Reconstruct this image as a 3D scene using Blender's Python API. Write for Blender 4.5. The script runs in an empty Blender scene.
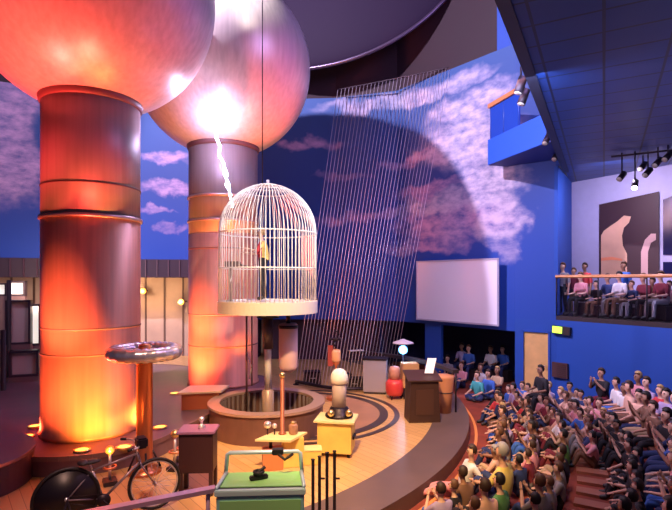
import bpy, bmesh, math, random
from mathutils import Vector, Matrix
PI = math.pi
S = bpy.context.scene
COL = S.collection
random.seed(11)

# ------------------------------------------------------------------ camera, world, exposure, large lights
EYE = 3.2; F = 500.0; CX = 336.0; HZ = 280.0
cd = bpy.data.cameras.new('camera'); cam = bpy.data.objects.new('camera', cd); COL.objects.link(cam)
cam.location = (0, 0, EYE); cam.rotation_euler = (PI/2, 0, 0)
cd.sensor_width = 36; cd.lens = F/672*36; cd.shift_y = (HZ-255)/672; cd.clip_end = 200
S.camera = cam
S.view_settings.view_transform = 'Standard'; S.view_settings.look = 'None'
S.view_settings.gamma = 1; S.view_settings.exposure = 0.25; S.view_settings.use_curve_mapping = False
w = bpy.data.worlds.new('world'); S.world = w; w.use_nodes = True
w.node_tree.nodes['Background'].inputs[0].default_value = (0.30, 0.26, 0.60, 1)
w.node_tree.nodes['Background'].inputs[1].default_value = 0.10

def aim(o, target):
    d = Vector(target) - o.location
    o.rotation_euler = d.to_track_quat('-Z', 'Y').to_euler()
def light(name, kind, loc, energy, color, target=None, size=0.3, cone=60, blend=0.5, size_y=None, spread=None):
    l = bpy.data.lights.new(name, kind); o = bpy.data.objects.new(name, l); COL.objects.link(o)
    o.location = loc; l.energy = energy; l.color = color
    if kind == 'SPOT': l.spot_size = math.radians(cone); l.spot_blend = blend; l.shadow_soft_size = size
    elif kind == 'POINT': l.shadow_soft_size = size
    elif kind == 'AREA':
        l.size = size
        if size_y: l.shape = 'RECTANGLE'; l.size_y = size_y
        if spread: l.spread = math.radians(spread)
    if target: aim(o, target)
    return o
# theatre spots
light('mural_spot', 'SPOT', (-5.62, 10.11, 13.15), 8300, (0.86, 0.72, 1.0), (1.5, 18.5, 5.0), size=0.10, cone=105, blend=0.3)
light('blue_wash', 'AREA', (4.5, 8.5, 10.6), 330, (0.62, 0.42, 1.0), (1, 19, 5), size=3)
light('wall_wash', 'AREA', (2.5, 8.0, 6.0), 160, (0.5, 0.62, 1.0), (6.5, 14.2, 1.6), size=1.6)
light('mural_left_wash', 'SPOT', (-9.0, 8.0, 12.5), 2600, (0.75, 0.62, 1.0), (-11, 19, 7.5), size=0.6, cone=75, blend=0.6)
light('stage_spot', 'SPOT', (-0.5, 3.2, 9.4), 6300, (1.0, 0.64, 0.28), (0.4, 9.9, 0.0), size=0.25, cone=42, blend=0.6)
light('stage_front_spot', 'SPOT', (-1.5, 2.2, 9.0), 2200, (1.0, 0.55, 0.42), (-1.6, 7.2, 0.0), size=0.25, cone=36, blend=0.7)
light('cage_spot', 'SPOT', (1.5, 3.0, 8.0), 3600, (1.0, 0.95, 0.92), (-1.5, 10.8, 4.0), size=0.15, cone=17, blend=0.4)
light('crowd_light', 'AREA', (2.5, 8.0, 6.2), 85, (1.0, 0.42, 0.36), (5.0, 10.0, 0), size=2.5)
light('crowd_front_light', 'AREA', (0.8, 13.0, 6.0), 95, (1.0, 0.55, 0.58), (4.5, 9.0, 0), size=1.5)
light('mezzanine_light', 'AREA', (7.3, 13.2, 6.1), 110, (0.80, 0.72, 1.0), (8.3, 14.8, 3.6), size=1.0)
light('gallery_light', 'AREA', (-9.0, 15.8, 3.2), 110, (1.0, 0.72, 0.60), (-10, 19, 1.5), size=2.0)
light('ceiling_glow', 'AREA', (6.5, 8.5, 1.6), 45, (0.30, 0.42, 1.0), (6.5, 9.5, 6.4), size=3.0)
light('sphere_top_spot', 'SPOT', (1.0, 8.5, 12.5), 1500, (1.0, 0.90, 0.78), (-2.9, 13.0, 9.8), size=0.4, cone=22, blend=0.6)

# ------------------------------------------------------------------ materials
MATS = {}
def mat(name, col, rough=0.6, metal=0.0, emis=None, es=1.0, spec=None, var=0.0, vscale=4.0):
    if name in MATS: return MATS[name]
    m = bpy.data.materials.new(name); m.use_nodes = True; MATS[name] = m
    nt = m.node_tree; b = nt.nodes['Principled BSDF']
    b.inputs['Base Color'].default_value = (*col, 1); b.inputs['Roughness'].default_value = rough
    b.inputs['Metallic'].default_value = metal
    if spec is not None: b.inputs['Specular IOR Level'].default_value = spec
    if emis: b.inputs['Emission Color'].default_value = (*emis, 1); b.inputs['Emission Strength'].default_value = es
    if var > 0:
        tc = nt.nodes.new('ShaderNodeTexCoord'); n = nt.nodes.new('ShaderNodeTexNoise')
        n.inputs['Scale'].default_value = vscale; n.inputs['Detail'].default_value = 4
        nt.links.new(tc.outputs['Object'], n.inputs['Vector'])
        r = nt.nodes.new('ShaderNodeMapRange'); r.inputs[1].default_value = 0.3; r.inputs[2].default_value = 0.7
        r.inputs[3].default_value = 1-var; r.inputs[4].default_value = 1+var
        nt.links.new(n.outputs['Fac'], r.inputs[0])
        mx = nt.nodes.new('ShaderNodeVectorMath'); mx.operation = 'SCALE'; mx.inputs[0].default_value = col
        nt.links.new(r.outputs[0], mx.inputs['Scale']); nt.links.new(mx.outputs[0], b.inputs['Base Color'])
        r2 = nt.nodes.new('ShaderNodeMapRange'); r2.inputs[3].default_value = max(rough-0.08, 0.05); r2.inputs[4].default_value = min(rough+0.1, 1)
        nt.links.new(n.outputs['Fac'], r2.inputs[0]); nt.links.new(r2.outputs[0], b.inputs['Roughness'])
    return m

steel = mat('black_steel', (0.03, 0.02, 0.03), 0.45, 0.6)
dark = mat('dark_paint', (0.03, 0.018, 0.022), 0.5)
chrome = mat('polished_metal', (0.85, 0.80, 0.82), 0.28, 0.75)
copper = mat('copper', (0.80, 0.33, 0.16), 0.3, 0.85, var=0.15, vscale=6)
white = mat('white_enamel', (0.82, 0.80, 0.76), 0.4)
yellow = mat('yellow_paint', (0.80, 0.55, 0.14), 0.5, var=0.08)
brass = mat('brass', (0.75, 0.55, 0.25), 0.28, 0.9)
rubber = mat('black_rubber', (0.012, 0.010, 0.012), 0.55)
skinm = mat('skin', (0.62, 0.34, 0.25), 0.6)

# ------------------------------------------------------------------ mesh helpers
class MB:
    def __init__(s): s.v = []; s.f = []; s.sm = []; s.mi = []
    def add(s, vs, fs, smooth=False, mi=0):
        o = len(s.v); s.v += [tuple(v) for v in vs]
        for f in fs: s.f.append(tuple(i+o for i in f)); s.sm.append(smooth); s.mi.append(mi)
        return s
    def box(s, x0, x1, y0, y1, z0, z1, mi=0, bev=0.0):
        if bev <= 0:
            vs = [(x, y, z) for z in (z0, z1) for y in (y0, y1) for x in (x0, x1)]
            return s.add(vs, [(0,2,3,1),(4,5,7,6),(0,1,5,4),(2,6,7,3),(0,4,6,2),(1,3,7,5)], False, mi)
        bm = bmesh.new(); bmesh.ops.create_cube(bm, size=1)
        for v in bm.verts: v.co = ((x0+x1)/2+v.co.x*(x1-x0), (y0+y1)/2+v.co.y*(y1-y0), (z0+z1)/2+v.co.z*(z1-z0))
        bmesh.ops.bevel(bm, geom=bm.edges[:], offset=bev, segments=2, affect='EDGES')
        return s.bm(bm, mi=mi)
    def bm(s, bm, smooth=False, mi=0):
        bm.verts.index_update()
        s.add([v.co[:] for v in bm.verts], [tuple(v.index for v in f.verts) for f in bm.faces], smooth, mi); bm.free(); return s
    def obox(s, a, b, wdt, h, mi=0):            # bar of rectangular section from a to b
        a = Vector(a); b = Vector(b); d = (b-a).normalized()
        up = Vector((0,0,1)) if abs(d.z) < 0.95 else Vector((0,1,0))
        sd = d.cross(up).normalized()*wdt/2; u2 = sd.cross(d).normalized()*h/2
        vs = [p+sg*sd+t*u2 for p in (a, b) for t in (-1, 1) for sg in (-1, 1)]
        return s.add(vs, [(0,1,3,2),(4,6,7,5),(0,4,5,1),(2,3,7,6),(0,2,6,4),(1,5,7,3)], False, mi)
    def tube(s, pts, r, n=8, closed=False, mi=0, r1=None):
        pts = [Vector(p) for p in pts]; m = len(pts); rings = []; prev = None
        for i, p in enumerate(pts):
            if closed: d = pts[(i+1) % m]-pts[i-1]
            else: d = pts[min(i+1, m-1)]-pts[max(i-1, 0)]
            d.normalize()
            if prev is None: a = d.orthogonal().normalized()
            else:
                a = (prev - d*prev.dot(d))
                a = a.normalized() if a.length > 1e-5 else d.orthogonal().normalized()
            prev = a; b = d.cross(a)
            rr = r if r1 is None else r+(r1-r)*i/(m-1)
            rings.append([p+a*rr*math.cos(2*PI*k/n)+b*rr*math.sin(2*PI*k/n) for k in range(n)])
        vs = [v for rg in rings for v in rg]; fs = []
        for i in range(m if closed else m-1):
            j = (i+1) % m
            for k in range(n):
                l = (k+1) % n; fs.append((i*n+k, i*n+l, j*n+l, j*n+k))
        if not closed: fs += [tuple(range(n))[::-1], tuple((m-1)*n+k for k in range(n))]
        return s.add(vs, fs, True, mi)
    def lathe(s, prof, n=32, c=(0,0,0), mi=0, smooth=True, closed=False):   # prof: (r, z)
        vs = []; fs = []; m = len(prof)
        for r, z in prof:
            for k in range(n):
                a = 2*PI*k/n; vs.append((c[0]+r*math.cos(a), c[1]+r*math.sin(a), c[2]+z))
        for i in range(m if closed else m-1):
            j = (i+1) % m
            for k in range(n):
                l = (k+1) % n; fs.append((i*n+k, i*n+l, j*n+l, j*n+k))
        if not closed:
            if prof[0][0] > 1e-4: fs.append(tuple(range(n))[::-1])
            if prof[-1][0] > 1e-4: fs.append(tuple((m-1)*n+k for k in range(n)))
        return s.add(vs, fs, smooth, mi)
    def ball(s, c, r, n=20, sc=(1,1,1), mi=0):
        pr = [(max(r*math.sin(PI*i/n), 1e-5), -r*math.cos(PI*i/n)) for i in range(n+1)]
        vs = []; fs = []; m = 2*n
        for q, z in pr:
            for k in range(m):
                a = 2*PI*k/m; vs.append((c[0]+q*math.cos(a)*sc[0], c[1]+q*math.sin(a)*sc[1], c[2]+z*sc[2]))
        for i in range(n):
            for k in range(m):
                l = (k+1) % m; fs.append((i*m+k, i*m+l, (i+1)*m+l, (i+1)*m+k))
        return s.add(vs, fs, True, mi)
    def torus(s, c, R, r, n=40, m=12, mi=0, sc=(1,1,1)):
        vs = []; fs = []
        for i in range(n):
            a = 2*PI*i/n
            for k in range(m):
                b = 2*PI*k/m; q = R+r*math.cos(b)
                vs.append((c[0]+q*math.cos(a)*sc[0], c[1]+q*math.sin(a)*sc[1], c[2]+r*math.sin(b)*sc[2]))
                fs.append((i*m+k, ((i+1) % n)*m+k, ((i+1) % n)*m+(k+1) % m, i*m+(k+1) % m))
        return s.add(vs, fs, True, mi)
    def prism(s, poly, z0, z1, mi=0):
        n = len(poly)
        vs = [(x, y, z0) for x, y in poly]+[(x, y, z1) for x, y in poly]
        fs = [tuple(range(n))[::-1], tuple(range(n, 2*n))]+[(i, (i+1) % n, n+(i+1) % n, n+i) for i in range(n)]
        return s.add(vs, fs, False, mi)
    def build(s, name, mats, parent=None, loc=None):
        me = bpy.data.meshes.new(name); me.from_pydata(s.v, [], s.f)
        me.polygons.foreach_set('use_smooth', s.sm)
        if not isinstance(mats, (list, tuple)): mats = [mats]
        for m in mats: me.materials.append(m)
        me.polygons.foreach_set('material_index', s.mi); me.update()
        bm = bmesh.new(); bm.from_mesh(me); bmesh.ops.recalc_face_normals(bm, faces=bm.faces); bm.to_mesh(me); bm.free()
        o = bpy.data.objects.new(name, me); COL.objects.link(o)
        if parent: o.parent = parent
        if loc: o.location = loc
        return o
def tag(o, label, cat, group=None, kind=None):
    o['label'] = label
    o['category'] = cat
    if group: o['group'] = group
    if kind: o['kind'] = kind
    return o
def thing(name, label, cat, loc=(0,0,0), rz=0, group=None):
    o = bpy.data.objects.new(name, None); COL.objects.link(o); o.location = loc; o.rotation_euler = (0,0,rz)
    o.empty_display_size = 0.1
    return tag(o, label, cat, group)
def struct(o): o['kind'] = 'structure'; return o

# ------------------------------------------------------------------ plan of the curved theatre wall
WALL = [(-21,6),(-20,10),(-18,13.5),(-14,17),(-9.5,19),(-4.7,19.8),(0,19.5),(2.29,18.75),(5.37,15),(6.3,14.3),(7.9,11.75),(9,9.5),(9.6,6),(9.6,1)]
ULEN = [0.0]
for a, b in zip(WALL[:-1], WALL[1:]): ULEN.append(ULEN[-1]+math.dist(a, b))
def hit(x, y):            # where a sight line meets the wall: (u along the wall, height)
    dx = (x-CX)/F
    for i in range(len(WALL)-1):
        a, b = WALL[i], WALL[i+1]
        ta = a[0]-dx*a[1]; tb = b[0]-dx*b[1]
        if ta <= 0 < tb:
            t = ta/(ta-tb); Y = a[1]+(b[1]-a[1])*t
            return ULEN[i]+t*math.dist(a, b), EYE+(HZ-y)/F*Y, Y
def at_u(u, off=0.0):     # plan point at arc length u, moved off metres into the room
    u = max(0, min(u, ULEN[-1]-1e-6))
    for i in range(len(WALL)-1):
        if u <= ULEN[i+1]:
            a, b = WALL[i], WALL[i+1]; L = ULEN[i+1]-ULEN[i]; t = (u-ULEN[i])/L
            nx, ny = (b[1]-a[1])/L, -(b[0]-a[0])/L
            return a[0]+(b[0]-a[0])*t+nx*off, a[1]+(b[1]-a[1])*t+ny*off
def ubreaks(u0, u1): return [u0]+[u for u in ULEN if u0+1e-4 < u < u1-1e-4]+[u1]
def wall_strip(mb, u0, u1, z0, z1, off=0.0, thick=0.12, mi=0):
    us = ubreaks(u0, u1); fr = [at_u(u, off) for u in us]; bk = [at_u(u, off-thick) for u in us]
    mb.prism(fr+bk[::-1], z0, z1, mi)

# ------------------------------------------------------------------ mural material
def mural_material():
    m = bpy.data.materials.new('sky_mural_paint'); m.use_nodes = True; nt = m.node_tree; N = nt.nodes; Lk = nt.links
    b = N['Principled BSDF']; b.inputs['Roughness'].default_value = 0.7
    uvn = N.new('ShaderNodeUVMap'); uvn.uv_map = 'plan'
    no = N.new('ShaderNodeTexNoise'); no.inputs['Scale'].default_value = 1.1; no.inputs['Detail'].default_value = 6
    Lk.new(uvn.outputs[0], no.inputs['Vector'])
    vs = N.new('ShaderNodeVectorMath'); vs.operation = 'MULTIPLY_ADD'; vs.inputs[1].default_value = (2.4, 1.3, 0); vs.inputs[2].default_value = (-1.2, -0.65, 0)
    Lk.new(no.outputs['Color'], vs.inputs[0])
    va = N.new('ShaderNodeVectorMath'); va.operation = 'ADD'; Lk.new(uvn.outputs[0], va.inputs[0]); Lk.new(vs.outputs[0], va.inputs[1])
    def cloudset(lst):
        tot = None
        for (px, py, rx, ry, k) in lst:
            u, z, Y = hit(px, py); u2 = hit(px+3, py)[0]
            a = rx*abs(u2-u)/3; bb = ry*Y/F
            s_ = N.new('ShaderNodeVectorMath'); s_.operation = 'MULTIPLY_ADD'
            s_.inputs[1].default_value = (1/a, 1/bb, 0); s_.inputs[2].default_value = (-u/a, -z/bb, 0)
            Lk.new(va.outputs[0], s_.inputs[0])
            ln = N.new('ShaderNodeVectorMath'); ln.operation = 'LENGTH'; Lk.new(s_.outputs[0], ln.inputs[0])
            r = N.new('ShaderNodeMapRange'); r.interpolation_type = 'SMOOTHSTEP'
            r.inputs[1].default_value = 1.25; r.inputs[2].default_value = 0.55; r.inputs[3].default_value = 0; r.inputs[4].default_value = k
            Lk.new(ln.outputs['Value'], r.inputs[0])
            if tot is None: tot = r
            else:
                mx = N.new('ShaderNodeMath'); mx.operation = 'MAXIMUM'; Lk.new(tot.outputs[0], mx.inputs[0]); Lk.new(r.outputs[0], mx.inputs[1]); tot = mx
        return tot
    bright = cloudset([(405,98,75,7,.7),(470,105,45,18,1),(465,140,48,30,1),(488,180,34,30,1),(497,218,24,26,.85),(505,246,14,14,.5),(430,92,60,8,.8),(440,205,45,12,.8)])
    pink = cloudset([(308,142,30,7,.9),(417,160,34,7,.7),(427,190,34,8,.7),(450,222,55,20,.9),(425,245,45,8,.7),(352,218,40,6,.6),(390,212,20,5,.6),(340,178,30,5,.4),
                     (10,110,30,34,1),(8,165,38,44,1),(-25,150,30,60,1),(168,160,26,7,.75),(168,190,30,7,.75),(155,211,22,4,.6),(172,228,14,4,.4)])
    fine = N.new('ShaderNodeTexNoise'); fine.inputs['Scale'].default_value = 2.0; fine.inputs['Detail'].default_value = 7; fine.inputs['Roughness'].default_value = 0.62
    mp = N.new('ShaderNodeVectorMath'); mp.operation = 'MULTIPLY'; mp.inputs[1].default_value = (1, 1.8, 1); Lk.new(uvn.outputs[0], mp.inputs[0]); Lk.new(mp.outputs[0], fine.inputs['Vector'])
    fr = N.new('ShaderNodeMapRange'); fr.inputs[1].default_value = 0.30; fr.inputs[2].default_value = 0.62; fr.inputs[3].default_value = 0.15; fr.inputs[4].default_value = 1; Lk.new(fine.outputs['Fac'], fr.inputs[0])
    sky = N.new('ShaderNodeValToRGB')
    sx = N.new('ShaderNodeSeparateXYZ'); Lk.new(uvn.outputs[0], sx.inputs[0])
    zr = N.new('ShaderNodeMapRange'); zr.inputs[1].default_value = 1.5; zr.inputs[2].default_value = 10.5; Lk.new(sx.outputs[1], zr.inputs[0])
    Lk.new(zr.outputs[0], sky.inputs[0])
    e = sky.color_ramp.elements; e[0].position = 0; e[0].color = (0.008, 0.060, 0.38, 1); e[1].position = 1; e[1].color = (0.035, 0.095, 0.28, 1)
    el = sky.color_ramp.elements.new(0.3); el.color = (0.012, 0.060, 0.36, 1)
    el = sky.color_ramp.elements.new(0.6); el.color = (0.030, 0.065, 0.26, 1)
    def mixc(prev, fac_a, col):
        mu = N.new('ShaderNodeMath'); mu.operation = 'MULTIPLY'; Lk.new(fac_a.outputs[0], mu.inputs[0]); Lk.new(fr.outputs[0], mu.inputs[1])
        mx = N.new('ShaderNodeMix'); mx.data_type = 'RGBA'; Lk.new(mu.outputs[0], mx.inputs['Factor'])
        Lk.new(prev, mx.inputs['A']); mx.inputs['B'].default_value = (*col, 1)
        return mx.outputs['Result']
    c = mixc(sky.outputs[0], pink, (0.60, 0.36, 0.56)); c = mixc(c, bright, (0.62, 0.52, 0.66))
    Lk.new(c, b.inputs['Base Color'])
    return m
M_mural = mural_material()
def plan_uv(o):
    me = o.data; uv = me.uv_layers.new(name='plan')
    # arc length of the nearest wall point
    cache = {}
    def uof(x, y):
        k = (round(x, 3), round(y, 3))
        if k in cache: return cache[k]
        best = (1e9, 0)
        for i in range(len(WALL)-1):
            a = Vector(WALL[i]); b_ = Vector(WALL[i+1]); d = b_-a; t = max(0, min(1, (Vector((x, y))-a).dot(d)/d.length_squared))
            q = (a+d*t-Vector((x, y))).length
            if q < best[0]: best = (q, ULEN[i]+t*d.length)
        cache[k] = best[1]; return best[1]
    for l in me.loops:
        v = me.vertices[l.vertex_index].co; uv.data[l.index].uv = (uof(v.x, v.y), v.z)

# ------------------------------------------------------------------ structure
U187 = hit(250, 260)[0]; U397 = hit(397, 320)[0]; U425 = hit(425, 322)[0]; U441 = hit(441, 323)[0]; U515 = hit(515, 330)[0]
U524 = hit(523, 336)[0]; U549 = hit(549, 336)[0]; U556 = hit(556, 300)[0]; U498 = hit(497, 60)[0]; U570 = hit(566, 60)[0]
blue = mat('blue_wall_paint', (0.008, 0.065, 0.38), 0.65, var=0.05, vscale=0.7)
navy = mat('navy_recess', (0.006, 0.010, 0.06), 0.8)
maroon = mat('maroon_ceiling_paint', (0.022, 0.007, 0.014), 0.7, var=0.15, vscale=0.6)
mb = MB()
wall_strip(mb, 0.0, U187, 4.0, 10.3); wall_strip(mb, U187, U397, 1.66, 10.3); wall_strip(mb, U397, U515, 1.66, 10.3); wall_strip(mb, U515, U556, 2.05, 10.3)
wm = struct(mb.build('wall_back', M_mural)); plan_uv(wm)
mb = MB(); wall_strip(mb, 0.0, U498, 10.3, 14.5); struct(mb.build('wall_back_upper', maroon))
mb = MB(); wall_strip(mb, U498, ULEN[-1], 10.3, 14.5); wall_strip(mb, U556, ULEN[-1], 6.47, 10.3); struct(mb.build('wall_right_upper', blue))
mb = MB()
wall_strip(mb, U515, U524, -0.25, 2.05); wall_strip(mb, U524, U549, 1.68, 2.05); wall_strip(mb, U549, U556, -0.25, 2.05)
wall_strip(mb, U556, ULEN[-1], -0.25, 2.06); wall_strip(mb, U425, U441, -0.25, 1.66)
struct(mb.build('wall_right', blue))
# recess beneath the screen, and back wall of the stage
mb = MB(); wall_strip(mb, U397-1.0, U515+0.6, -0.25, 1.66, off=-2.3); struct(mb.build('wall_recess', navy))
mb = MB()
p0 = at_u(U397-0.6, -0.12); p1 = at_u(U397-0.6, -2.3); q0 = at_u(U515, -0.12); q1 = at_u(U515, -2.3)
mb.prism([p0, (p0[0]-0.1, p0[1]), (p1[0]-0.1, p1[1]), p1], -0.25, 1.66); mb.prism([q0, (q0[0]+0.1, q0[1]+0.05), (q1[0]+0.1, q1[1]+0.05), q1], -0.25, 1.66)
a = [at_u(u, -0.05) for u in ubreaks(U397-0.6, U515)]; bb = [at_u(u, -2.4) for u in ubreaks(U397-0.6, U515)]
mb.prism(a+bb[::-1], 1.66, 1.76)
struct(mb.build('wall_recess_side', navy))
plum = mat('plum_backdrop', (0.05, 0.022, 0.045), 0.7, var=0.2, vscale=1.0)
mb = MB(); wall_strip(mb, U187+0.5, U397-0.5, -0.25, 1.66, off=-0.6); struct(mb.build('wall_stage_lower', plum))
# gallery beneath the mural at left: dark fascia, pale panelled wall, ceiling
mb = MB(); wall_strip(mb, 0.0, U187, 3.30, 4.0, off=0.06, thick=0.2)
us = [i*0.42 for i in range(1, int(U187/0.42))]
for u in us:
    x, y = at_u(u, 0.06); x2, y2 = at_u(u, 0.10)
    mb.obox((x2, y2, 3.32), (x2, y2, 3.98), 0.04, 0.06, mi=1)
struct(mb.build('trim_1', [mat('fascia_dark', (0.035, 0.015, 0.03), 0.6), mat('fascia_rib', (0.10, 0.05, 0.07), 0.5)]))
def panel_mat():
    m = mat('gallery_panels', (0.50, 0.36, 0.27), 0.55, var=0.2, vscale=0.8); return m
mb = MB(); wall_strip(mb, 0.0, U187+0.6, 0.0, 3.4, off=-1.6)
for u in [i*0.75 for i in range(1, int(U187/0.75))]:
    x, y = at_u(u, -1.58); mb.obox((x, y, 0.0), (x, y, 3.35), 0.07, 0.07, mi=1)
struct(mb.build('wall_gallery', [panel_mat(), mat('panel_joint', (0.14, 0.08, 0.06), 0.6)]))
mb = MB(); wall_strip(mb, 0.0, U187+0.6, 3.3, 3.4, off=0.0, thick=1.7); struct(mb.build('ceiling_gallery', dark))
mb = MB(); wall_strip(mb, U187, U187+0.1, -0.25, 4.0, off=-0.0, thick=1.7); struct(mb.build('wall_gallery_end', plum))
# ceiling over everything
mb = MB().box(-22, 11, -1, 21, 14.5, 14.6); struct(mb.build('ceiling', maroon))
# side wall at left, rear wall behind the camera stays open (upper seating)

# lower floor (red carpet) and stage
def carpet():
    m = mat('red_carpet', (0.24, 0.040, 0.022), 0.85, var=0.25, vscale=3.0); return m
mb = MB(); mb.box(-22, 11, 0.5, 23, -0.45, -0.25); struct(mb.build('floor', carpet()))
SC = (-6.67, 13.8)
def ring_sector(mb, r0, r1, a0, a1, z0, z1, n=72, c=SC, mi=0):
    out = [(c[0]+r1*math.cos(a0+(a1-a0)*i/n), c[1]+r1*math.sin(a0+(a1-a0)*i/n)) for i in range(n+1)]
    inn = [(c[0]+r0*math.cos(a0+(a1-a0)*i/n), c[1]+r0*math.sin(a0+(a1-a0)*i/n)) for i in range(n+1)] if r0 > 0 else None
    for i in range(n):
        if inn: mb.prism([inn[i], out[i], out[i+1], inn[i+1]], z0, z1, mi)
        else: mb.prism([c, out[i], out[i+1]], z0, z1, mi)
def wood_floor():
    m = bpy.data.materials.new('stage_wood'); m.use_nodes = True; nt = m.node_tree; N = nt.nodes; L = nt.links; b = N['Principled BSDF']
    b.inputs['Roughness'].default_value = 0.35
    tc = N.new('ShaderNodeTexCoord'); mp = N.new('ShaderNodeMapping'); mp.inputs['Rotation'].default_value[2] = 0.9; L.new(tc.outputs['Object'], mp.inputs[0])
    br = N.new('ShaderNodeTexBrick'); br.inputs['Scale'].default_value = 1.0; br.inputs['Brick Width'].default_value = 1.8; br.inputs['Row Height'].default_value = 0.16
    br.inputs['Mortar Size'].default_value = 0.004; br.inputs['Color1'].default_value = (0.66, 0.40, 0.17, 1); br.inputs['Color2'].default_value = (0.58, 0.33, 0.13, 1); br.inputs['Mortar'].default_value = (0.25, 0.12, 0.05, 1)
    L.new(mp.outputs[0], br.inputs[0]); L.new(br.outputs[0], b.inputs['Base Color']); return m
wood = wood_floor()
slate = mat('stage_border_slate', (0.12, 0.075, 0.07), 0.5, var=0.15, vscale=2)
def disc_poly(c, r, n=96): return [(c[0]+r*math.cos(2*PI*i/n), c[1]+r*math.sin(2*PI*i/n)) for i in range(n)]
# stage deck with a round hole for the lift pit is approximated by laying the deck in strips around the pit
PIT = (-1.49, 10.8)
bm = bmesh.new()
mb = MB()
me_poly = disc_poly(SC, 9.22)
bm = bmesh.new()
ov = [bm.verts.new((x, y, 0.0)) for x, y in me_poly]; iv = [bm.verts.new((x, y, 0.0)) for x, y in disc_poly(PIT, 1.12, 48)]
eo = [bm.edges.new((ov[i], ov[(i+1) % len(ov)])) for i in range(len(ov))]; ei = [bm.edges.new((iv[i], iv[(i+1) % len(iv)])) for i in range(len(iv))]
bmesh.ops.triangle_fill(bm, use_beauty=True, edges=eo+ei)
for f in list(bm.faces):
    c_ = f.calc_center_median()
    if math.dist((c_.x, c_.y), PIT) < 1.0: bm.faces.remove(f)
me = bpy.data.meshes.new('stage_deck'); bm.to_mesh(me); bm.free(); me.materials.append(wood)
deck = bpy.data.objects.new('floor_stage', me); COL.objects.link(deck); struct(deck)
mb = MB(); ring_sector(mb, 9.2, 10.0, -PI*0.95, PI*0.52, -0.25, 0.004, 110); struct(mb.build('floor_stage_border', slate))
mb = MB(); ring_sector(mb, 10.12, 10.18, -PI*0.6, PI*0.45, -0.25, -0.235, 90); struct(mb.build('trim_2', mat('orange_nosing', (0.80, 0.28, 0.08), 0.5)))
# round darker floor inlays
plumfloor = mat('purple_brown_floor', (0.19, 0.10, 0.115), 0.45, var=0.22, vscale=1.3)
mb = MB()
def pd(mb, c, r, z0, z1, hole=None, mi=0, n=72): mb.prism(disc_poly(c, r, n), z0, z1, mi)
PZ = 0.33
def hull(pts):
    pts = sorted(set(pts)); out = []
    for seq in (pts, pts[::-1]):
        h = []
        for p in seq:
            while len(h) > 1 and (h[-1][0]-h[-2][0])*(p[1]-h[-2][1])-(h[-1][1]-h[-2][1])*(p[0]-h[-2][0]) <= 0: h.pop()
            h.append(p)
        out += h[:-1]
    return out
HP = hull(disc_poly((-4.66, 9.70), 1.60, 60)+disc_poly((-3.10, 14.08), 1.25, 48)+disc_poly((-12, 12.5), 3.5, 48)+disc_poly((-6, 15.5), 1.5, 24))
mb.prism(HP, 0.0, PZ); struct(mb.build('floor_column_platform', plumfloor))
mb = MB()
for p, q in zip(HP, HP[1:]+HP[:1]): mb.obox((*p, PZ-0.03), (*q, PZ-0.03), 0.05, 0.08)
struct(mb.build('trim_3', mat('platform_edge', (0.26, 0.14, 0.13), 0.5)))
redwood = mat('reddish_inlay', (0.40, 0.20, 0.12), 0.4, var=0.15, vscale=1.5)
IC = (-0.9, 12.1)
mb = MB(); ring_sector(mb, 1.95, 2.15, -PI*0.55, PI*0.55, 0.0, 0.012, 60, IC); ring_sector(mb, 2.30, 2.42, -PI*0.55, PI*0.55, 0.0, 0.012, 60, IC)
struct(mb.build('trim_4', mat('floor_groove', (0.05, 0.03, 0.03), 0.4)))
mb = MB(); ring_sector(mb, 1.25, 1.95, -PI*0.5, PI*0.6, 0.0, 0.008, 60, IC); struct(mb.build('floor_inlay', redwood))
# aisle treads through the crowd
mb = MB()
for i in range(16):
    a = -0.66+i*0.040
    ring_sector(mb, 12.0, 12.5, a, a+0.020, -0.25, -0.20, 2)
struct(mb.build('floor_aisle_steps', mat('aisle_orange_wood', (0.34, 0.12, 0.07), 0.6)))

# slanted right-hand soffit (panelled, dark blue)
def soffit_mat():
    m = bpy.data.materials.new('soffit_panels'); m.use_nodes = True; nt = m.node_tree; N = nt.nodes; L = nt.links; b = N['Principled BSDF']; b.inputs['Roughness'].default_value = 0.42
    tc = N.new('ShaderNodeTexCoord'); mp = N.new('ShaderNodeMapping'); mp.inputs['Rotation'].default_value[2] = math.atan2(0.536, 1.0)
    L.new(tc.outputs['Object'], mp.inputs[0])
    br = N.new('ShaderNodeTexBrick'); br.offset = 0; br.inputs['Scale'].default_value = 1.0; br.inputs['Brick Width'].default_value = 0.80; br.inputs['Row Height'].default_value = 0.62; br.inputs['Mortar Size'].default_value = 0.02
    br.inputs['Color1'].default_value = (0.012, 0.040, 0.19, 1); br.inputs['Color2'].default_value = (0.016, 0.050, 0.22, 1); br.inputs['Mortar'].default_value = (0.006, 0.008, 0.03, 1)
    L.new(mp.outputs[0], br.inputs[0])
    L.new(br.outputs[0], b.inputs['Base Color'])
    return m
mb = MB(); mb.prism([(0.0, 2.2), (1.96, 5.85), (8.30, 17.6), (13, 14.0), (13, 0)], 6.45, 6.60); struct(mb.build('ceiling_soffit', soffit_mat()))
mb = MB(); mb.obox((0.0, 2.2, 6.60), (6.9, 15.0, 6.60), 0.16, 0.36); struct(mb.build('trim_5', mat('soffit_edge', (0.015, 0.015, 0.03), 0.5)))

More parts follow.
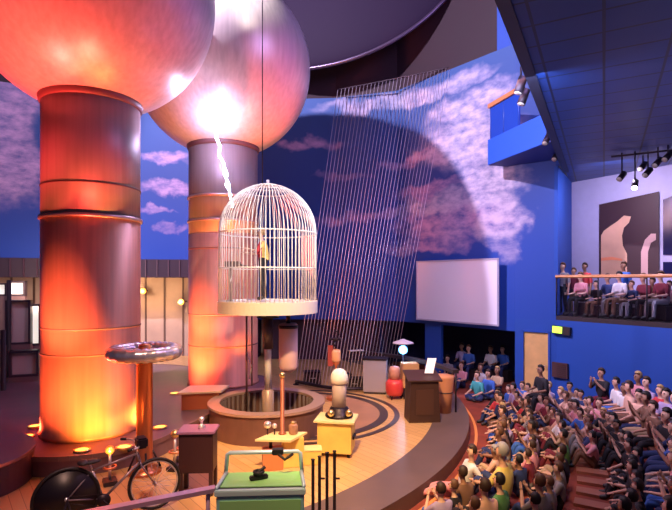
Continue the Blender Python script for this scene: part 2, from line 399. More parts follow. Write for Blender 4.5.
# ------------------------------------------------------------------ mezzanine at right: floor, back wall, doorway picture, balustrade
def wpt(px, Y, z): return ((px-CX)/F*Y, Y, z)
lil = mat('lilac_wall', (0.46, 0.40, 0.60), 0.7, var=0.04)
MB0 = (7.85, 16.75); MB1 = (8.2, 16.2); MB2 = (10.9, 11.8)       # back wall line of the mezzanine
mb = MB()
A_ = [at_u(u, -0.0) for u in ubreaks(U556-0.0, ULEN[-1])]
mb.prism([(x, y) for x, y in A_]+[(13, 1.0), (13, 8), MB2, MB1, MB0, (6.9, 16.9)], 2.06, 2.18); struct(mb.build('floor_mezzanine', dark))
mb = MB()
for a, b in ((MB0, MB1), (MB1, MB2), (MB2, (12.9, 8))): mb.obox((a[0], a[1], 4.3), (b[0], b[1], 4.3), 0.1, 4.3)
struct(mb.build('wall_mezzanine', lil))
mb = MB(); mb.obox((*at_u(U556, -0.0), 4.3), (MB0[0], MB0[1], 4.3), 0.10, 4.3); struct(mb.build('wall_mezzanine_end', blue))
# large picture with warm arch shapes, hung on the mezzanine wall
d = (Vector(MB2)-Vector(MB1)).normalized(); nrm = Vector((-d.y, d.x)); nrm = nrm if nrm.y < 0 else -nrm
def onback(px, o=0.0):
    dx = (px-CX)/F; a = Vector(MB1)+nrm*o; b = Vector(MB2)+nrm*o; ta = a.x-dx*a.y; tb = b.x-dx*b.y; t = ta/(ta-tb); return a+(b-a)*t
def pl(px, z, o=0.06): p = onback(px, o); return (p.x, p.y, z)
def wallpoly(mb, pts, o0, o1, mi=0):
    n = len(pts); vs = [pl(x, z, o0) for x, z in pts]+[pl(x, z, o1) for x, z in pts]
    mb.add(vs, [tuple(range(n))[::-1], tuple(range(n, 2*n))]+[(i, (i+1) % n, n+(i+1) % n, n+i) for i in range(n)], False, mi)
def zb(px, py): return EYE+(HZ-py)/F*onback(px).y
pic = thing('wall_mural_panel', 'tall dark brown wall picture with peach arch shapes behind the balcony rail', 'picture', pl(630, 4.0, 0.05))
def panel(name, pts, o0, o1, m):
    mb = MB(); wallpoly(mb, pts, o0, o1); o = mb.build(name, m, pic); o.location = [-c for c in pic.location]; return o
panel('backing_board', [(599, zb(599, 276)), (599, zb(599, 205)), (659, zb(659, 192)), (659, zb(659, 276))], 0.06, 0.10, mat('picture_brown', (0.05, 0.018, 0.022), 0.5))
arch = [(601, zb(601, 275)), (601, zb(601, 236))]+[(x, zb(x, y)) for x, y in ((604,231),(611,226),(617,222),(624,216),(631,217),(629,223),(624,228),(622,236),(623,246),(627,254),(627,275))]
panel('arch_shape', arch, 0.10, 0.112, mat('picture_peach', (0.70, 0.36, 0.24), 0.5, var=0.15, vscale=1))
panel('arch_shape', [(x, zb(x, y)) for x, y in ((641,275),(641,252),(645,240),(651,234),(656,234),(656,240),(651,243),(648,252),(648,275))], 0.10, 0.112, mat('picture_pink', (0.60, 0.34, 0.32), 0.5))
panel('arch_shape', [(x, zb(x, y)) for x, y in ((601,258),(612,257),(622,259),(622,261),(612,260),(601,261))], 0.112, 0.118, mat('picture_dash', (0.85, 0.25, 0.12), 0.5))
win = MB()
for pts in ([(663, 276), (663, 262), (690, 262), (690, 276)], [(663, 255), (663, 200), (690, 190), (690, 255)]): wallpoly(win, [(x, zb(x, y)) for x, y in pts], 0.055, 0.075)
struct(win.build('window_1', mat('dark_window', (0.01, 0.012, 0.06), 0.15)))

rail = thing('balcony_railing', 'orange wooden handrail over clear glass panels along the mezzanine edge', 'railing', (*at_u(U556), 2.18))
def rel(o, mbx, name, m): p = mbx.build(name, m, o); p.location = [-c for c in o.location]; return p
us = ubreaks(U556, ULEN[-2])
mb = MB(); mb.tube([(*at_u(u, 0.03), 3.30) for u in us], 0.045, 10); rel(rail, mb, 'handrail', mat('orange_wood_rail', (0.62, 0.24, 0.09), 0.35))
glass = bpy.data.materials.new('clear_glass'); glass.use_nodes = True
g = glass.node_tree.nodes['Principled BSDF']; g.inputs['Base Color'].default_value = (0.9, 0.9, 1, 1); g.inputs['Roughness'].default_value = 0.03; g.inputs['Transmission Weight'].default_value = 1; g.inputs['IOR'].default_value = 1.02
k = 0; u = U556+0.05
while u < ULEN[-2]-1.2:
    mb = MB(); wall_strip(mb, u, u+1.15, 2.20, 3.22, off=0.02, thick=0.02); rel(rail, mb, 'glass_panel', glass)
    mb = MB(); x, y = at_u(u-0.03, 0.01); mb.tube([(x, y, 2.19), (x, y, 3.28)], 0.018, 8); rel(rail, mb, 'post', steel)
    u += 1.22

# upper balcony at the end of the soffit
BA = Vector((4.6, 15.0)); BB = Vector((5.32, 12.5)); BCk = Vector((6.55, 10.9))
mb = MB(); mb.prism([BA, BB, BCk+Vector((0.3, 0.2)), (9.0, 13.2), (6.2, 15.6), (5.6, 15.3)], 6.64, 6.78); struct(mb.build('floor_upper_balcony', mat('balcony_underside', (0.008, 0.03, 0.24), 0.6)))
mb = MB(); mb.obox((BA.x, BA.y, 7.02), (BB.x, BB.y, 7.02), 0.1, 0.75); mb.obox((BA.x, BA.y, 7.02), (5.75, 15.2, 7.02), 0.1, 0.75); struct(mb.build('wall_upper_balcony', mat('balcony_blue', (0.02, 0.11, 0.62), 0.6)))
ub = thing('upper_balcony_rail', 'short orange wooden rail on the high blue balcony near the ceiling', 'railing', (BA.x, BA.y, 7.4))
BE = BA+(BB-BA)*0.56
mb = MB(); mb.obox((BA.x, BA.y, 8.40), (BE.x+0.0, BE.y, 8.40), 0.12, 0.12); rel(ub, mb, 'handrail', MATS['orange_wood_rail'])
for t in (0.03, 0.28, 0.54):
    p = BA+(BB-BA)*t; mb = MB(); mb.tube([(p.x, p.y, 7.38), (p.x, p.y, 8.36)], 0.02, 8); rel(ub, mb, 'post', mat('blue_post', (0.02, 0.06, 0.3), 0.4))
mb = MB(); a = BA+(BB-BA)*0.02; mb.obox((a.x, a.y, 7.87), (BE.x, BE.y, 7.87), 0.02, 0.92); o = rel(ub, mb, 'infill_panel', mat('balcony_infill', (0.012, 0.06, 0.40), 0.4))

# ------------------------------------------------------------------ projection screen, door, exit sign, wall panels
def at_px(px, py, off): u_, z_, Y_ = hit(px, py); x, y = at_u(u_, off); return Vector((x, y, z_))
scr = thing('projection_screen', 'large blank pale projection screen hung on the blue wall', 'screen', at_px(457, 326, 0.2))
c0 = at_px(417, 260, 0.22); c1 = at_px(498, 262, 0.22); zl, zt = 1.83, 3.84
c0 = Vector((2.86, 17.62, 0)); c1 = Vector((4.90, 15.12, 0))
mb = MB(); dirv = (c1-c0).normalized(); nn = Vector((dirv.y, -dirv.x, 0))
mb.obox((c0.x, c0.y, (zl+zt)/2), (c1.x, c1.y, (zl+zt)/2), 0.04, zt-zl); rel(scr, mb, 'screen_surface', mat('screen_cloth', (0.76, 0.73, 0.84), 0.7))
mb = MB()
q0, q1 = c0+nn*0.01, c1+nn*0.01
for (a, b) in (((q0, zl), (q1, zl)), ((q0, zt), (q1, zt))): mb.obox((a[0].x, a[0].y, a[1]), (b[0].x, b[0].y, b[1]), 0.07, 0.05)
for q in (q0, q1): mb.obox((q.x, q.y, zl-0.025), (q.x, q.y, zt+0.025), 0.05, 0.07)
rel(scr, mb, 'frame', mat('screen_frame', (0.42, 0.40, 0.52), 0.5))
mb = MB()
for t in (0.15, 0.85):
    q = c0+(c1-c0)*t; mb.obox((q.x, q.y, (zl+zt)/2+0.3), (q.x-nn.x*0.32, q.y-nn.y*0.32, (zl+zt)/2+0.3), 0.05, 0.05)
rel(scr, mb, 'bracket', steel)

dm = mat('door_wood', (0.72, 0.42, 0.16), 0.45, var=0.12, vscale=3)
door = MB(); wall_strip(door, U524+0.02, U549-0.02, -0.24, 1.66, off=-0.02, thick=0.05); do = struct(door.build('door_1', dm))
fr = MB(); wall_strip(fr, U524-0.04, U524+0.02, -0.25, 1.72, off=0.03, thick=0.1); wall_strip(fr, U549-0.02, U549+0.04, -0.25, 1.72, off=0.03, thick=0.1); wall_strip(fr, U524-0.04, U549+0.04, 1.67, 1.73, off=0.03, thick=0.1)
struct(fr.build('trim_6', blue))
hx, hy = at_u(U549-0.10, 0.02); mb = MB(); mb.tube([(hx, hy, 0.72), (hx-0.03, hy-0.06, 0.72), (hx-0.09, hy-0.02, 0.72)], 0.014, 8); mb.build('door_handle', chrome, do)

ex = at_px(560, 330, 0.05)
sg = thing('exit_sign', 'small glowing yellow-green exit sign box on the blue wall', 'sign', ex)
u_, z_, Y_ = hit(560, 330); x0, y0 = at_u(u_-0.25, 0.05); x1, y1 = at_u(u_+0.28, 0.05)
p0 = at_u(u_-0.20, 0.06); pm = at_u(u_+0.12, 0.06); p1 = at_u(u_+0.36, 0.06)
mb = MB(); mb.obox((*p0, z_+0.02), (*p1, z_-0.01), 0.10, 0.22); rel(sg, mb, 'housing', dark)
qa = at_u(u_-0.19, 0.12); qb = at_u(u_+0.14, 0.12)
mb = MB(); mb.obox((*qa, z_+0.02), (*qb, z_+0.01), 0.02, 0.18); rel(sg, mb, 'lit_panel', mat('exit_glow', (0.3, 0.8, 0.05), 0.5, emis=(0.55, 1.0, 0.06), es=1.9))
# EXIT lettering
def text(body, size, loc, rz, m, parent, name='lettering'):
    cu = bpy.data.curves.new(name, 'FONT'); cu.body = body; cu.size = size; cu.align_x = 'CENTER'; cu.align_y = 'CENTER'; cu.extrude = 0.003
    cu.materials.append(m); tmp = bpy.data.objects.new(name, cu); COL.objects.link(tmp)
    me = bpy.data.meshes.new_from_object(tmp.evaluated_get(bpy.context.evaluated_depsgraph_get())); bpy.data.objects.remove(tmp); bpy.data.curves.remove(cu)
    o = bpy.data.objects.new(name, me); COL.objects.link(o)
    o.rotation_euler = (PI/2, 0, rz); o.parent = parent; o.location = Vector(loc)-Vector(parent.location); return o
qm = at_u(u_-0.02, 0.135); text('EXIT', 0.13, (*qm, z_+0.015), math.atan2(qb[1]-qa[1], qb[0]-qa[0]), mat('exit_text', (0.08, 0.25, 0.02), 0.5), sg)
u_, z_, Y_ = hit(561, 370)
sp = thing('wall_speaker_panel', 'square dark brown panel on the blue wall right of the door', 'panel', (*at_u(u_, 0.05), z_))
mb = MB(); mb.obox((*at_u(u_-0.24, 0.04), z_), (*at_u(u_+0.24, 0.04), z_), 0.07, 0.42); rel(sp, mb, 'box', mat('panel_brown', (0.07, 0.025, 0.03), 0.6))
mb = MB()
for i in range(7): mb.obox((*at_u(u_-0.2, 0.08), z_-0.17+i*0.055), (*at_u(u_+0.2, 0.08), z_-0.17+i*0.055), 0.012, 0.03)
rel(sp, mb, 'grille', mat('panel_grille', (0.04, 0.015, 0.02), 0.5))

# ------------------------------------------------------------------ Van de Graaff columns and spheres
def shell_mat(name, base, rough):
    m = bpy.data.materials.new(name); m.use_nodes = True; nt = m.node_tree; N = nt.nodes; L = nt.links; b = N['Principled BSDF']
    b.inputs['Metallic'].default_value = 0.25; b.inputs['Roughness'].default_value = rough
    tc = N.new('ShaderNodeTexCoord'); mp = N.new('ShaderNodeMapping'); mp.inputs['Scale'].default_value = (7, 7, 0.35); L.new(tc.outputs['Object'], mp.inputs[0])
    no = N.new('ShaderNodeTexNoise'); no.inputs['Scale'].default_value = 1.5; no.inputs['Detail'].default_value = 3; L.new(mp.outputs[0], no.inputs['Vector'])
    cr = N.new('ShaderNodeValToRGB'); L.new(no.outputs['Fac'], cr.inputs[0]); e = cr.color_ramp.elements
    e[0].position = 0.3; e[0].color = (*[c*0.86 for c in base], 1); e[1].position = 0.7; e[1].color = (*[min(c*1.08, 1) for c in base], 1)
    L.new(cr.outputs[0], b.inputs['Base Color']); return m
M_sph = shell_mat('brushed_aluminium', (0.52, 0.46, 0.44), 0.38)
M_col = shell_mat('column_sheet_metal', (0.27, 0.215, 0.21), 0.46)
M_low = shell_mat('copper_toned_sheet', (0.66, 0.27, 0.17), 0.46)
M_ring = mat('ring_metal', (0.55, 0.40, 0.36), 0.35, 0.7)
M_seam = mat('seam_dark', (0.10, 0.05, 0.05), 0.5)
def generator(cx, cy, R, sz, zb, rc, label, seams, flange, split):
    t = thing('generator_column', label, 'generator', (cx, cy, zb), 0, 'pair of giant sphere-topped generator columns')
    hcol = sz-R*0.86-zb
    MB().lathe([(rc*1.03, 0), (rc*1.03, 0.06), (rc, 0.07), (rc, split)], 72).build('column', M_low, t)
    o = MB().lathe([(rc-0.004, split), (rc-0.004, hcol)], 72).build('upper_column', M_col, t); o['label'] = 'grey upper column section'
    mb = MB()
    for z in flange: mb.lathe([(rc, z-0.035), (rc+0.035, z-0.03), (rc+0.035, z+0.03), (rc, z+0.035)], 72)
    if mb.v: mb.build('flange', M_ring, t)
    mb = MB()
    for z in seams: mb.lathe([(rc, z-0.015), (rc+0.008, z-0.012), (rc+0.008, z+0.012), (rc, z+0.015)], 72)
    mb.build('seam', M_seam, t)
    o = MB().ball((0, 0, sz-zb), R, 48).build('sphere', M_sph, t)
    mb = MB()
    zc = sz-zb; tt = math.asin(min(rc*1.02/R, 1)); zcut = zc-R*math.cos(tt)
    mb.lathe([(rc, zcut-0.10), (rc+0.03, zcut-0.08), (rc+0.05, zcut+0.02), (rc, zcut+0.06)], 72); mb.build('collar', M_seam, t)
    return t
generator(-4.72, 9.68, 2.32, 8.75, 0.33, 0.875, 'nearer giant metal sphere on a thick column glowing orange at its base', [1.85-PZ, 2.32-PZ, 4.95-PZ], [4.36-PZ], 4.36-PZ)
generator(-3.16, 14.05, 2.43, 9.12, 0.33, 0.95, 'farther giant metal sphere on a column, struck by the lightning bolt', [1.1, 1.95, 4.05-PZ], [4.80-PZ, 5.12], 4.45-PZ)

# ------------------------------------------------------------------ lightning
STR = Vector((-2.78, 11.86, 8.25))
def sphere_front(px, py, C, R):
    d = Vector(((px-CX)/F, 1, (HZ-py)/F)).normalized(); o = Vector((0,0,EYE)); oc = o-C
    b_ = oc.dot(d); c_ = oc.length_squared-R*R; t = -b_-math.sqrt(max(b_*b_-c_, 0)); return o+d*t
P0 = sphere_front(217, 118, Vector((-3.16, 14.05, 9.12)), 2.43)
CAGE = Vector((-1.47, 10.8, 0))
bolt = []
P1 = Vector(wpt(233, 10.55, 0)); P1.z = EYE+(HZ-207)/F*10.55
offs = [(0,0),(.3,0),(-.5,0),(.4,0),(-.6,0),(.7,0),(-.3,0),(.6,0),(-.3,0),(0,0)]
pxs = [(217,118),(218,128),(216,137),(220,146),(219,155),(224,164),(224,174),(229,184),(230,196),(233,207)]
for i, (a, b) in enumerate(pxs):
    t = i/9; Y = P0.y*(1-t)+P1.y*t; bolt.append(((a-CX)/F*Y, Y, EYE+(HZ-b)/F*Y))
lt = thing('lightning_bolt', 'bright blue-white lightning bolt from the far sphere to the cage top', 'lightning', P1)
em = mat('spark_plasma', (1, 1, 1), 0.5, emis=(0.62, 0.72, 1.0), es=22)
rel(lt, MB().tube(bolt, 0.042, 8, r1=0.018), 'main_channel', mat('bolt_plasma', (1, 1, 1), 0.5, emis=(0.50, 0.62, 1.0), es=9))
br1 = [bolt[5], (bolt[5][0]+0.10, bolt[5][1]-0.05, bolt[5][2]-0.25), (bolt[5][0]+0.05, bolt[5][1]-0.1, bolt[5][2]-0.5), (bolt[5][0]+0.22, bolt[5][1]-0.2, bolt[5][2]-0.75)]
rel(lt, MB().tube(br1, 0.010, 6), 'side_branch', mat('spark_faint', (1, 1, 1), 0.5, emis=(0.62, 0.72, 1.0), es=10))
rel(lt, MB().ball(P0, 0.17, 14), 'strike_point', em)
nrm0 = (P0-Vector((-3.16, 14.05, 9.12))).normalized()
light('spark_glow', 'POINT', P0+nrm0*0.45, 150, (0.68, 0.50, 1.0), size=0.12)
light('spark_mid_glow', 'POINT', (-2.55, 11.2, 6.6), 50, (0.72, 0.70, 1.0), size=0.15)

# ------------------------------------------------------------------ floor uplights round the columns
ugl = mat('uplight_glow', (1, 0.7, 0.2), 0.4, emis=(1.0, 0.50, 0.06), es=2.6)
def uplight(px, py, z, e, col, target, label, cone=70):
    Y = (EYE-z)*F/(py-HZ); X = (px-CX)/F*Y
    t = thing('floor_uplight', label, 'light', (X, Y, z), 0, 'round yellow uplights in the floor')
    MB().lathe([(0.11, 0), (0.135, 0.0), (0.135, 0.03), (0.11, 0.035)], 24, closed=True).build('trim_ring', brass, t)
    MB().lathe([(0.0001, 0.0), (0.108, 0.0), (0.108, 0.022), (0.0001, 0.028)], 24).build('lens', ugl, t)
    if e > 0: light('uplight_beam', 'SPOT', (X, Y, z+0.08), e, col, target, size=0.05, cone=cone, blend=0.8)
red = (1.0, 0.10, 0.05); org = (1.0, 0.34, 0.04); amb = (1.0, 0.55, 0.10)
C1 = (-4.66, 9.70, 2.0); C2 = (-3.10, 14.08, 2.2)
uplight(27, 437, PZ, 900, red, C1, 'yellow floor uplight farthest left, in front of its twin by the near column', 115)
uplight(35, 427, PZ, 500, red, C1, 'yellow floor uplight just left of the near column base', 115)
uplight(82, 451, PZ, 130, org, C1, 'yellow floor uplight directly in front of the near column base', 130)
uplight(124, 448, PZ, 230, org, C1, 'yellow floor uplight by the post under the silver ring', 120)
uplight(160, 428, PZ, 320, amb, C1, 'yellow floor uplight right of the post under the silver ring', 110)
uplight(175, 394, PZ, 500, red, C2, 'yellow floor uplight left of the farther column base', 110)
light('column_flood', 'SPOT', (-4.9, 6.3, 0.5), 1900, (1.0, 0.19, 0.06), (-4.7, 9.5, 2.0), size=0.1, cone=56, blend=0.8)
light('column_flood_side', 'SPOT', (-3.3, 7.2, 0.4), 1500, (1.0, 0.30, 0.05), (-4.5, 9.5, 1.9), size=0.1, cone=56, blend=0.8)
light('column_mid_flood', 'SPOT', (-5.4, 6.0, 1.0), 4600, (1.0, 0.20, 0.09), (-4.75, 9.4, 3.2), size=0.1, cone=34, blend=0.9)
light('far_column_mid_flood', 'SPOT', (-4.7, 11.2, 0.9), 4200, (1.0, 0.22, 0.09), (-3.2, 13.6, 3.1), size=0.1, cone=44, blend=0.9)
light('far_column_flood', 'SPOT', (-4.5, 11.6, 0.6), 2400, (1.0, 0.22, 0.07), (-3.2, 13.8, 1.9), size=0.1, cone=56, blend=0.8)
light('column_base_beam', 'SPOT', (-1.75, 12.5, 0.5), 1300, org, (-2.9, 13.6, 4.0), size=0.05, cone=75, blend=0.8)
light('column_face_beam', 'SPOT', (-3.0, 12.2, 0.5), 380, (1.0, 0.30, 0.05), (-3.2, 13.5, 4.0), size=0.05, cone=60, blend=0.8)
light('column_red_beam', 'SPOT', (-6.4, 11.2, 0.4), 900, (1.0, 0.03, 0.05), (-4.9, 9.9, 6.0), size=0.05, cone=70, blend=0.8)
light('sphere_red_beam', 'SPOT', (-6.3, 7.0, 1.2), 6000, (1.0, 0.05, 0.04), (-5.9, 9.0, 9.4), size=0.1, cone=42, blend=0.8)
light('sphere_amber_beam', 'SPOT', (-3.6, 6.6, 0.6), 3600, (1.0, 0.08, 0.05), (-4.2, 8.8, 8.4), size=0.1, cone=42, blend=0.8)
light('sphere_far_beam', 'SPOT', (0.8, 10.6, 1.2), 4200, (1.0, 0.09, 0.05), (-2.0, 13.0, 8.2), size=0.1, cone=24, blend=0.8)

# ------------------------------------------------------------------ dark dome hanging at the ceiling
dd = thing('ceiling_dome', 'huge dark purple domed shape hanging from the ceiling behind the spheres', 'dome', (-0.96, 18.1, 14.85))
dd.rotation_euler = (0, 0, math.radians(-16))
dm_ = MB(); dm_.ball((0,0,0), 1, 40, sc=(5.8, 0.4, 4.0)); dm_.build('shell', mat('dome_purple', (0.018, 0.010, 0.028), 0.7, 0.0, spec=0.15), dd)
MB().tube([(5.8*math.cos(a), -0.02, 4.0*math.sin(a)) for a in [2*PI*i/80 for i in range(80)]], 0.07, 8, closed=True).build('rim', mat('dome_rim', (0.10, 0.07, 0.12), 0.3, 0.6), dd)

# ------------------------------------------------------------------ wire curtain behind the cage
wc = thing('wire_curtain', 'tall curtain of slanting silver wires rising behind the white cage', 'curtain', (-0.2, 14.6, 0))
wmat = mat('silver_wire', (0.78, 0.66, 0.78), 0.35, 0.4)
botp = []; topp = []
for i in range(31):
    t = i/30; pb = 296+96*t; Yb = 15.3-0.9*math.sin(PI*t)*0.9-0.5*t
    pt = 338+112*t; Yt = 18.9-2.0*t
    b_ = Vector(((pb-CX)/F*Yb, Yb, 0.10)); t_ = Vector(((pt-CX)/F*Yt, Yt, 10.4))
    botp.append(b_); topp.append(t_)
    o = MB().tube([b_, t_], 0.011 if i < 22 else 0.006, 5).build('wire', wmat, wc); o.location = -Vector(wc.location)
rel(wc, MB().tube(botp, 0.05, 8), 'bottom_track', steel); rel(wc, MB().tube(topp, 0.025, 8), 'top_track', steel)
mb = MB()
for p in (botp[0], botp[15], botp[30]): mb.lathe([(0.09, 0), (0.09, 0.02), (0.03, 0.03), (0.03, 0.1)], 12, c=(p.x, p.y, 0))
rel(wc, mb, 'foot', steel)
# cable down to the cage
cb = thing('hoist_cable', 'thin dark cable hanging from the ceiling to the cage top', 'cable', (CAGE.x-0.12, 10.8, 5.28))
MB().tube([(0, 0, 0), (0, 0, 9.2)], 0.012, 6).build('rope', steel, cb)

# ------------------------------------------------------------------ lift cage
CR = 1.04; Z0 = 2.50
cg = thing('faraday_cage', 'white domed birdcage-like lift cage raised on a metal pole', 'cage', (CAGE.x, CAGE.y, Z0))
cream = mat('cage_white', (0.88, 0.84, 0.78), 0.4, 0.1)
MB().lathe([(CR+0.03, 0), (CR+0.03, 0.25), (CR-0.04, 0.26), (CR-0.04, 0.24), (0.001, 0.24), (0.001, 0.06), (CR-0.05, 0.05), (CR-0.02, 0)], 64, smooth=False).build('floor_ring', cream, cg)
HS = 1.72   # height where the dome springs
nb = 72
for i in range(nb):
    a = 2*PI*i/nb; pts = [(CR*math.cos(a), CR*math.sin(a), 0.25), (CR*math.cos(a), CR*math.sin(a), HS)]
    top = 78 if i % 4 == 0 else (70 if i % 2 == 0 else 58)
    for q in range(1, 9):
        th = math.radians(top*q/8); pts.append((CR*math.cos(th)*math.cos(a), CR*math.cos(th)*math.sin(a), HS+CR*math.sin(th)))
    MB().tube(pts, 0.0095, 5).build('bar', cream, cg)
for h, r in ((0.95, 0.012), (HS-0.02, 0.014), (2.68, 0.0)):
    if r: MB().torus((0, 0, h), CR, r, 56, 8).build('hoop', cream, cg)
for th in (58, 70, 78):
    q = math.radians(th); MB().torus((0, 0, HS+CR*math.sin(q)), CR*math.cos(q), 0.011, 40, 8).build('hoop', cream, cg)
MB().lathe([(0.22, HS+CR*0.975), (0.20, HS+CR*0.99), (0.08, HS+CR+0.02), (0.03, HS+CR+0.03), (0.03, HS+CR+0.10), (0.0001, HS+CR+0.11)], 24).build('cap', cream, cg)
# inner control pedestal
cp = MB().box(-0.93, -0.60, -0.14, 0.10, 0.98, 1.10, bev=0.015).build('control_box', mat('pedestal_dark', (0.16, 0.10, 0.09), 0.4), cg)
MB().tube([(-0.80, -0.02, 0.24), (-0.80, -0.02, 0.98)], 0.045, 10).build('pedestal_post', mat('pedestal_metal', (0.40, 0.33, 0.30), 0.35, 0.6), cp)
MB().tube([(-0.62, -0.02, 1.04), (-0.50, -0.02, 1.00), (-0.40, -0.02, 0.98)], 0.022, 8).build('lever', MATS['pedestal_dark'], cp)
# hanging canister, telescopic pole and rods are parts of the lift
lp = thing('lift_pole', 'telescopic metal pole rising from the round pit to the cage', 'pole', (CAGE.x, CAGE.y, 0.0))
MB().lathe([(0.13, -0.6), (0.13, 0.80), (0.10, 0.82), (0.10, 0.84)], 24).build('outer_tube', mat('pole_brown', (0.42, 0.28, 0.22), 0.35, 0.2), lp)
MB().lathe([(0.075, 0.84), (0.075, 1.70), (0.05, 1.72)], 20).build('inner_tube', mat('bright_tube', (0.8, 0.74, 0.74), 0.3, 0.2), lp)
MB().lathe([(0.11, 1.72), (0.11, 2.49)], 20).build('upper_tube', mat('pole_dark', (0.12, 0.09, 0.10), 0.4, 0.5), lp)
MB().lathe([(0.24, 2.38), (0.24, 2.49)], 24).build('mount_plate', steel, lp)
ca = thing('suspended_canister', 'pink-white canister hanging below the right side of the cage', 'canister', (CAGE.x+0.43, CAGE.y+0.1, 1.2))
MB().lathe([(0.001, 0.0), (0.10, 0.0), (0.17, 0.05), (0.205, 0.12), (0.205, 1.02), (0.17, 1.06), (0.001, 1.06)], 28).build('body', mat('canister_pink', (0.78, 0.50, 0.52), 0.35, 0.0), ca)
MB().lathe([(0.212, 0.95), (0.212, 1.02)], 28).build('top_band', steel, ca); MB().tube([(0, 0, 1.05), (0, 0, 1.30)], 0.05, 10).build('hanger', steel, ca)
rd = thing('discharge_rod', 'thin dark double rod hanging left of the lift pole', 'rod', (CAGE.x-0.47, CAGE.y+0.05, 0.5))
MB().tube([(0, 0, 0.0), (0, 0, 1.98)], 0.022, 8).build('rod', mat('rod_metal', (0.35, 0.20, 0.16), 0.3, 0.7), rd); MB().tube([(0.11, 0.03, 0.4), (0.11, 0.03, 1.98)], 0.016, 8).build('rod', MATS['rod_metal'], rd)
MB().tube([(-0.01, 0, 1.2), (0.05, -0.02, 1.0), (0.11, 0.03, 0.8), (0.06, 0, 0.55)], 0.014, 6).build('wire', chrome, rd)

# round pit
pt = thing('lift_pit', 'low round metal pit wall below the raised cage', 'pit', (PIT[0], PIT[1], 0))
pm_ = mat('pit_brown_metal', (0.20, 0.10, 0.085), 0.42, 0.35, var=0.1)
MB().lathe([(1.21, 0.0), (1.21, 0.56), (1.02, 0.56), (1.02, -0.24), (1.06, -0.24), (1.06, 0.0)], 72, closed=True, smooth=False).build('wall', pm_, pt)
MB().lathe([(1.25, 0.56), (1.25, 0.61), (1.0, 0.61), (1.0, 0.56)], 72, closed=True, smooth=False).build('rim', mat('pit_rim', (0.50, 0.33, 0.27), 0.4, 0.3), pt)
mb = MB()
for i in range(44):
    a = 2*PI*i/44; mb.obox((1.0*math.cos(a), 1.0*math.sin(a), -0.2), (1.0*math.cos(a), 1.0*math.sin(a), 0.55), 0.05, 0.05)
mb.build('inner_staves', mat('pit_staves', (0.30, 0.22, 0.24), 0.4, 0.4), pt)
MB().lathe([(0.001, -0.245), (1.0, -0.245), (1.0, -0.235), (0.001, -0.235)], 40).build('base', mat('pit_floor_dark', (0.02, 0.012, 0.02), 0.8), pt)
# slanted reading shelf on the left of the pit
sh = thing('slanted_platform', 'low red-brown box with a pale top beside the pit', 'box', (-3.0, 11.3, 0.33))
MB().prism([(-0.40, -0.30), (0.38, -0.10), (0.42, 0.42), (-0.36, 0.36)], 0.0, 0.36).build('body', mat('box_redbrown', (0.40, 0.10, 0.06), 0.5), sh)
MB().prism([(-0.48, -0.38), (0.44, -0.16), (0.50, 0.48), (-0.42, 0.42)], 0.36, 0.40).build('top', mat('box_pale_top', (0.66, 0.52, 0.48), 0.35), sh)

# ------------------------------------------------------------------ silver toroid coil
tc_ = thing('toroid_coil', 'silver ring-shaped toroid on a copper post in front of the near column', 'coil', (-3.19, 8.33, 0.0))
MB().lathe([(0.27, 0), (0.27, 0.05), (0.16, 0.08), (0.13, 0.12), (0.13, 1.86), (0.20, 1.88), (0.20, 1.90)], 28).build('post', mat('copper_winding', (0.60, 0.20, 0.09), 0.3, 0.7), tc_)
tor = MB()
n = 72; m_ = 14; vs = []; fs = []
for i in range(n):
    a = 2*PI*i/n; rr = 0.118*(1+0.07*(1 if i % 3 else -1))
    for k in range(m_):
        b = 2*PI*k/m_; q = 0.485+rr*math.cos(b); vs.append((q*math.cos(a), q*math.sin(a), 2.0+rr*0.95*math.sin(b)))
        fs.append((i*m_+k, ((i+1) % n)*m_+k, ((i+1) % n)*m_+(k+1) % m_, i*m_+(k+1) % m_))
tor.add(vs, fs, True).build('toroid', chrome, tc_)
MB().lathe([(0.001, 1.90), (0.42, 1.92), (0.42, 1.95), (0.12, 1.98), (0.09, 2.12), (0.001, 2.15)], 32).build('hub', copper, tc_)
for a in range(4):
    q = a*PI/2+0.5; MB().tube([(0.13*math.cos(q), 0.13*math.sin(q), 0.35), (0.25*math.cos(q), 0.25*math.sin(q), 0.06)], 0.018, 6).build('brace', steel, tc_)
# small demonstration gadgets round the coil foot
def gadget(x, y, z, h, label, mcol, k):
    t = thing('demonstration_gadget', label, 'gadget', (x, y, z), k*0.7, 'small apparatus at the foot of the coil')
    MB().box(-0.13, 0.13, -0.10, 0.10, 0, 0.07, bev=0.01).build('base', dark, t)
    MB().tube([(0, 0, 0.07), (0, 0, h)], 0.022, 8).build('stem', chrome, t)
    MB().ball((0, 0, h+0.05), 0.07, 10).build('ball', mcol, t)
    MB().torus((0, 0, h*0.55), 0.09, 0.018, 20, 8).build('coil', copper, t)
gadget(-2.72, 8.85, 0, 0.42, 'short chrome ball gadget nearest the copper post', chrome, 1)
gadget(-2.72, 8.45, 0, 0.55, 'taller brass ball gadget beside the bicycle wheel', brass, 2)
gadget(-3.55, 7.85, 0, 0.48, 'brass ball gadget left of the copper post behind the handlebar', brass, 3)
gadget(-2.45, 8.75, 0, 0.36, 'low copper ball gadget near the dark box stand', copper, 4)

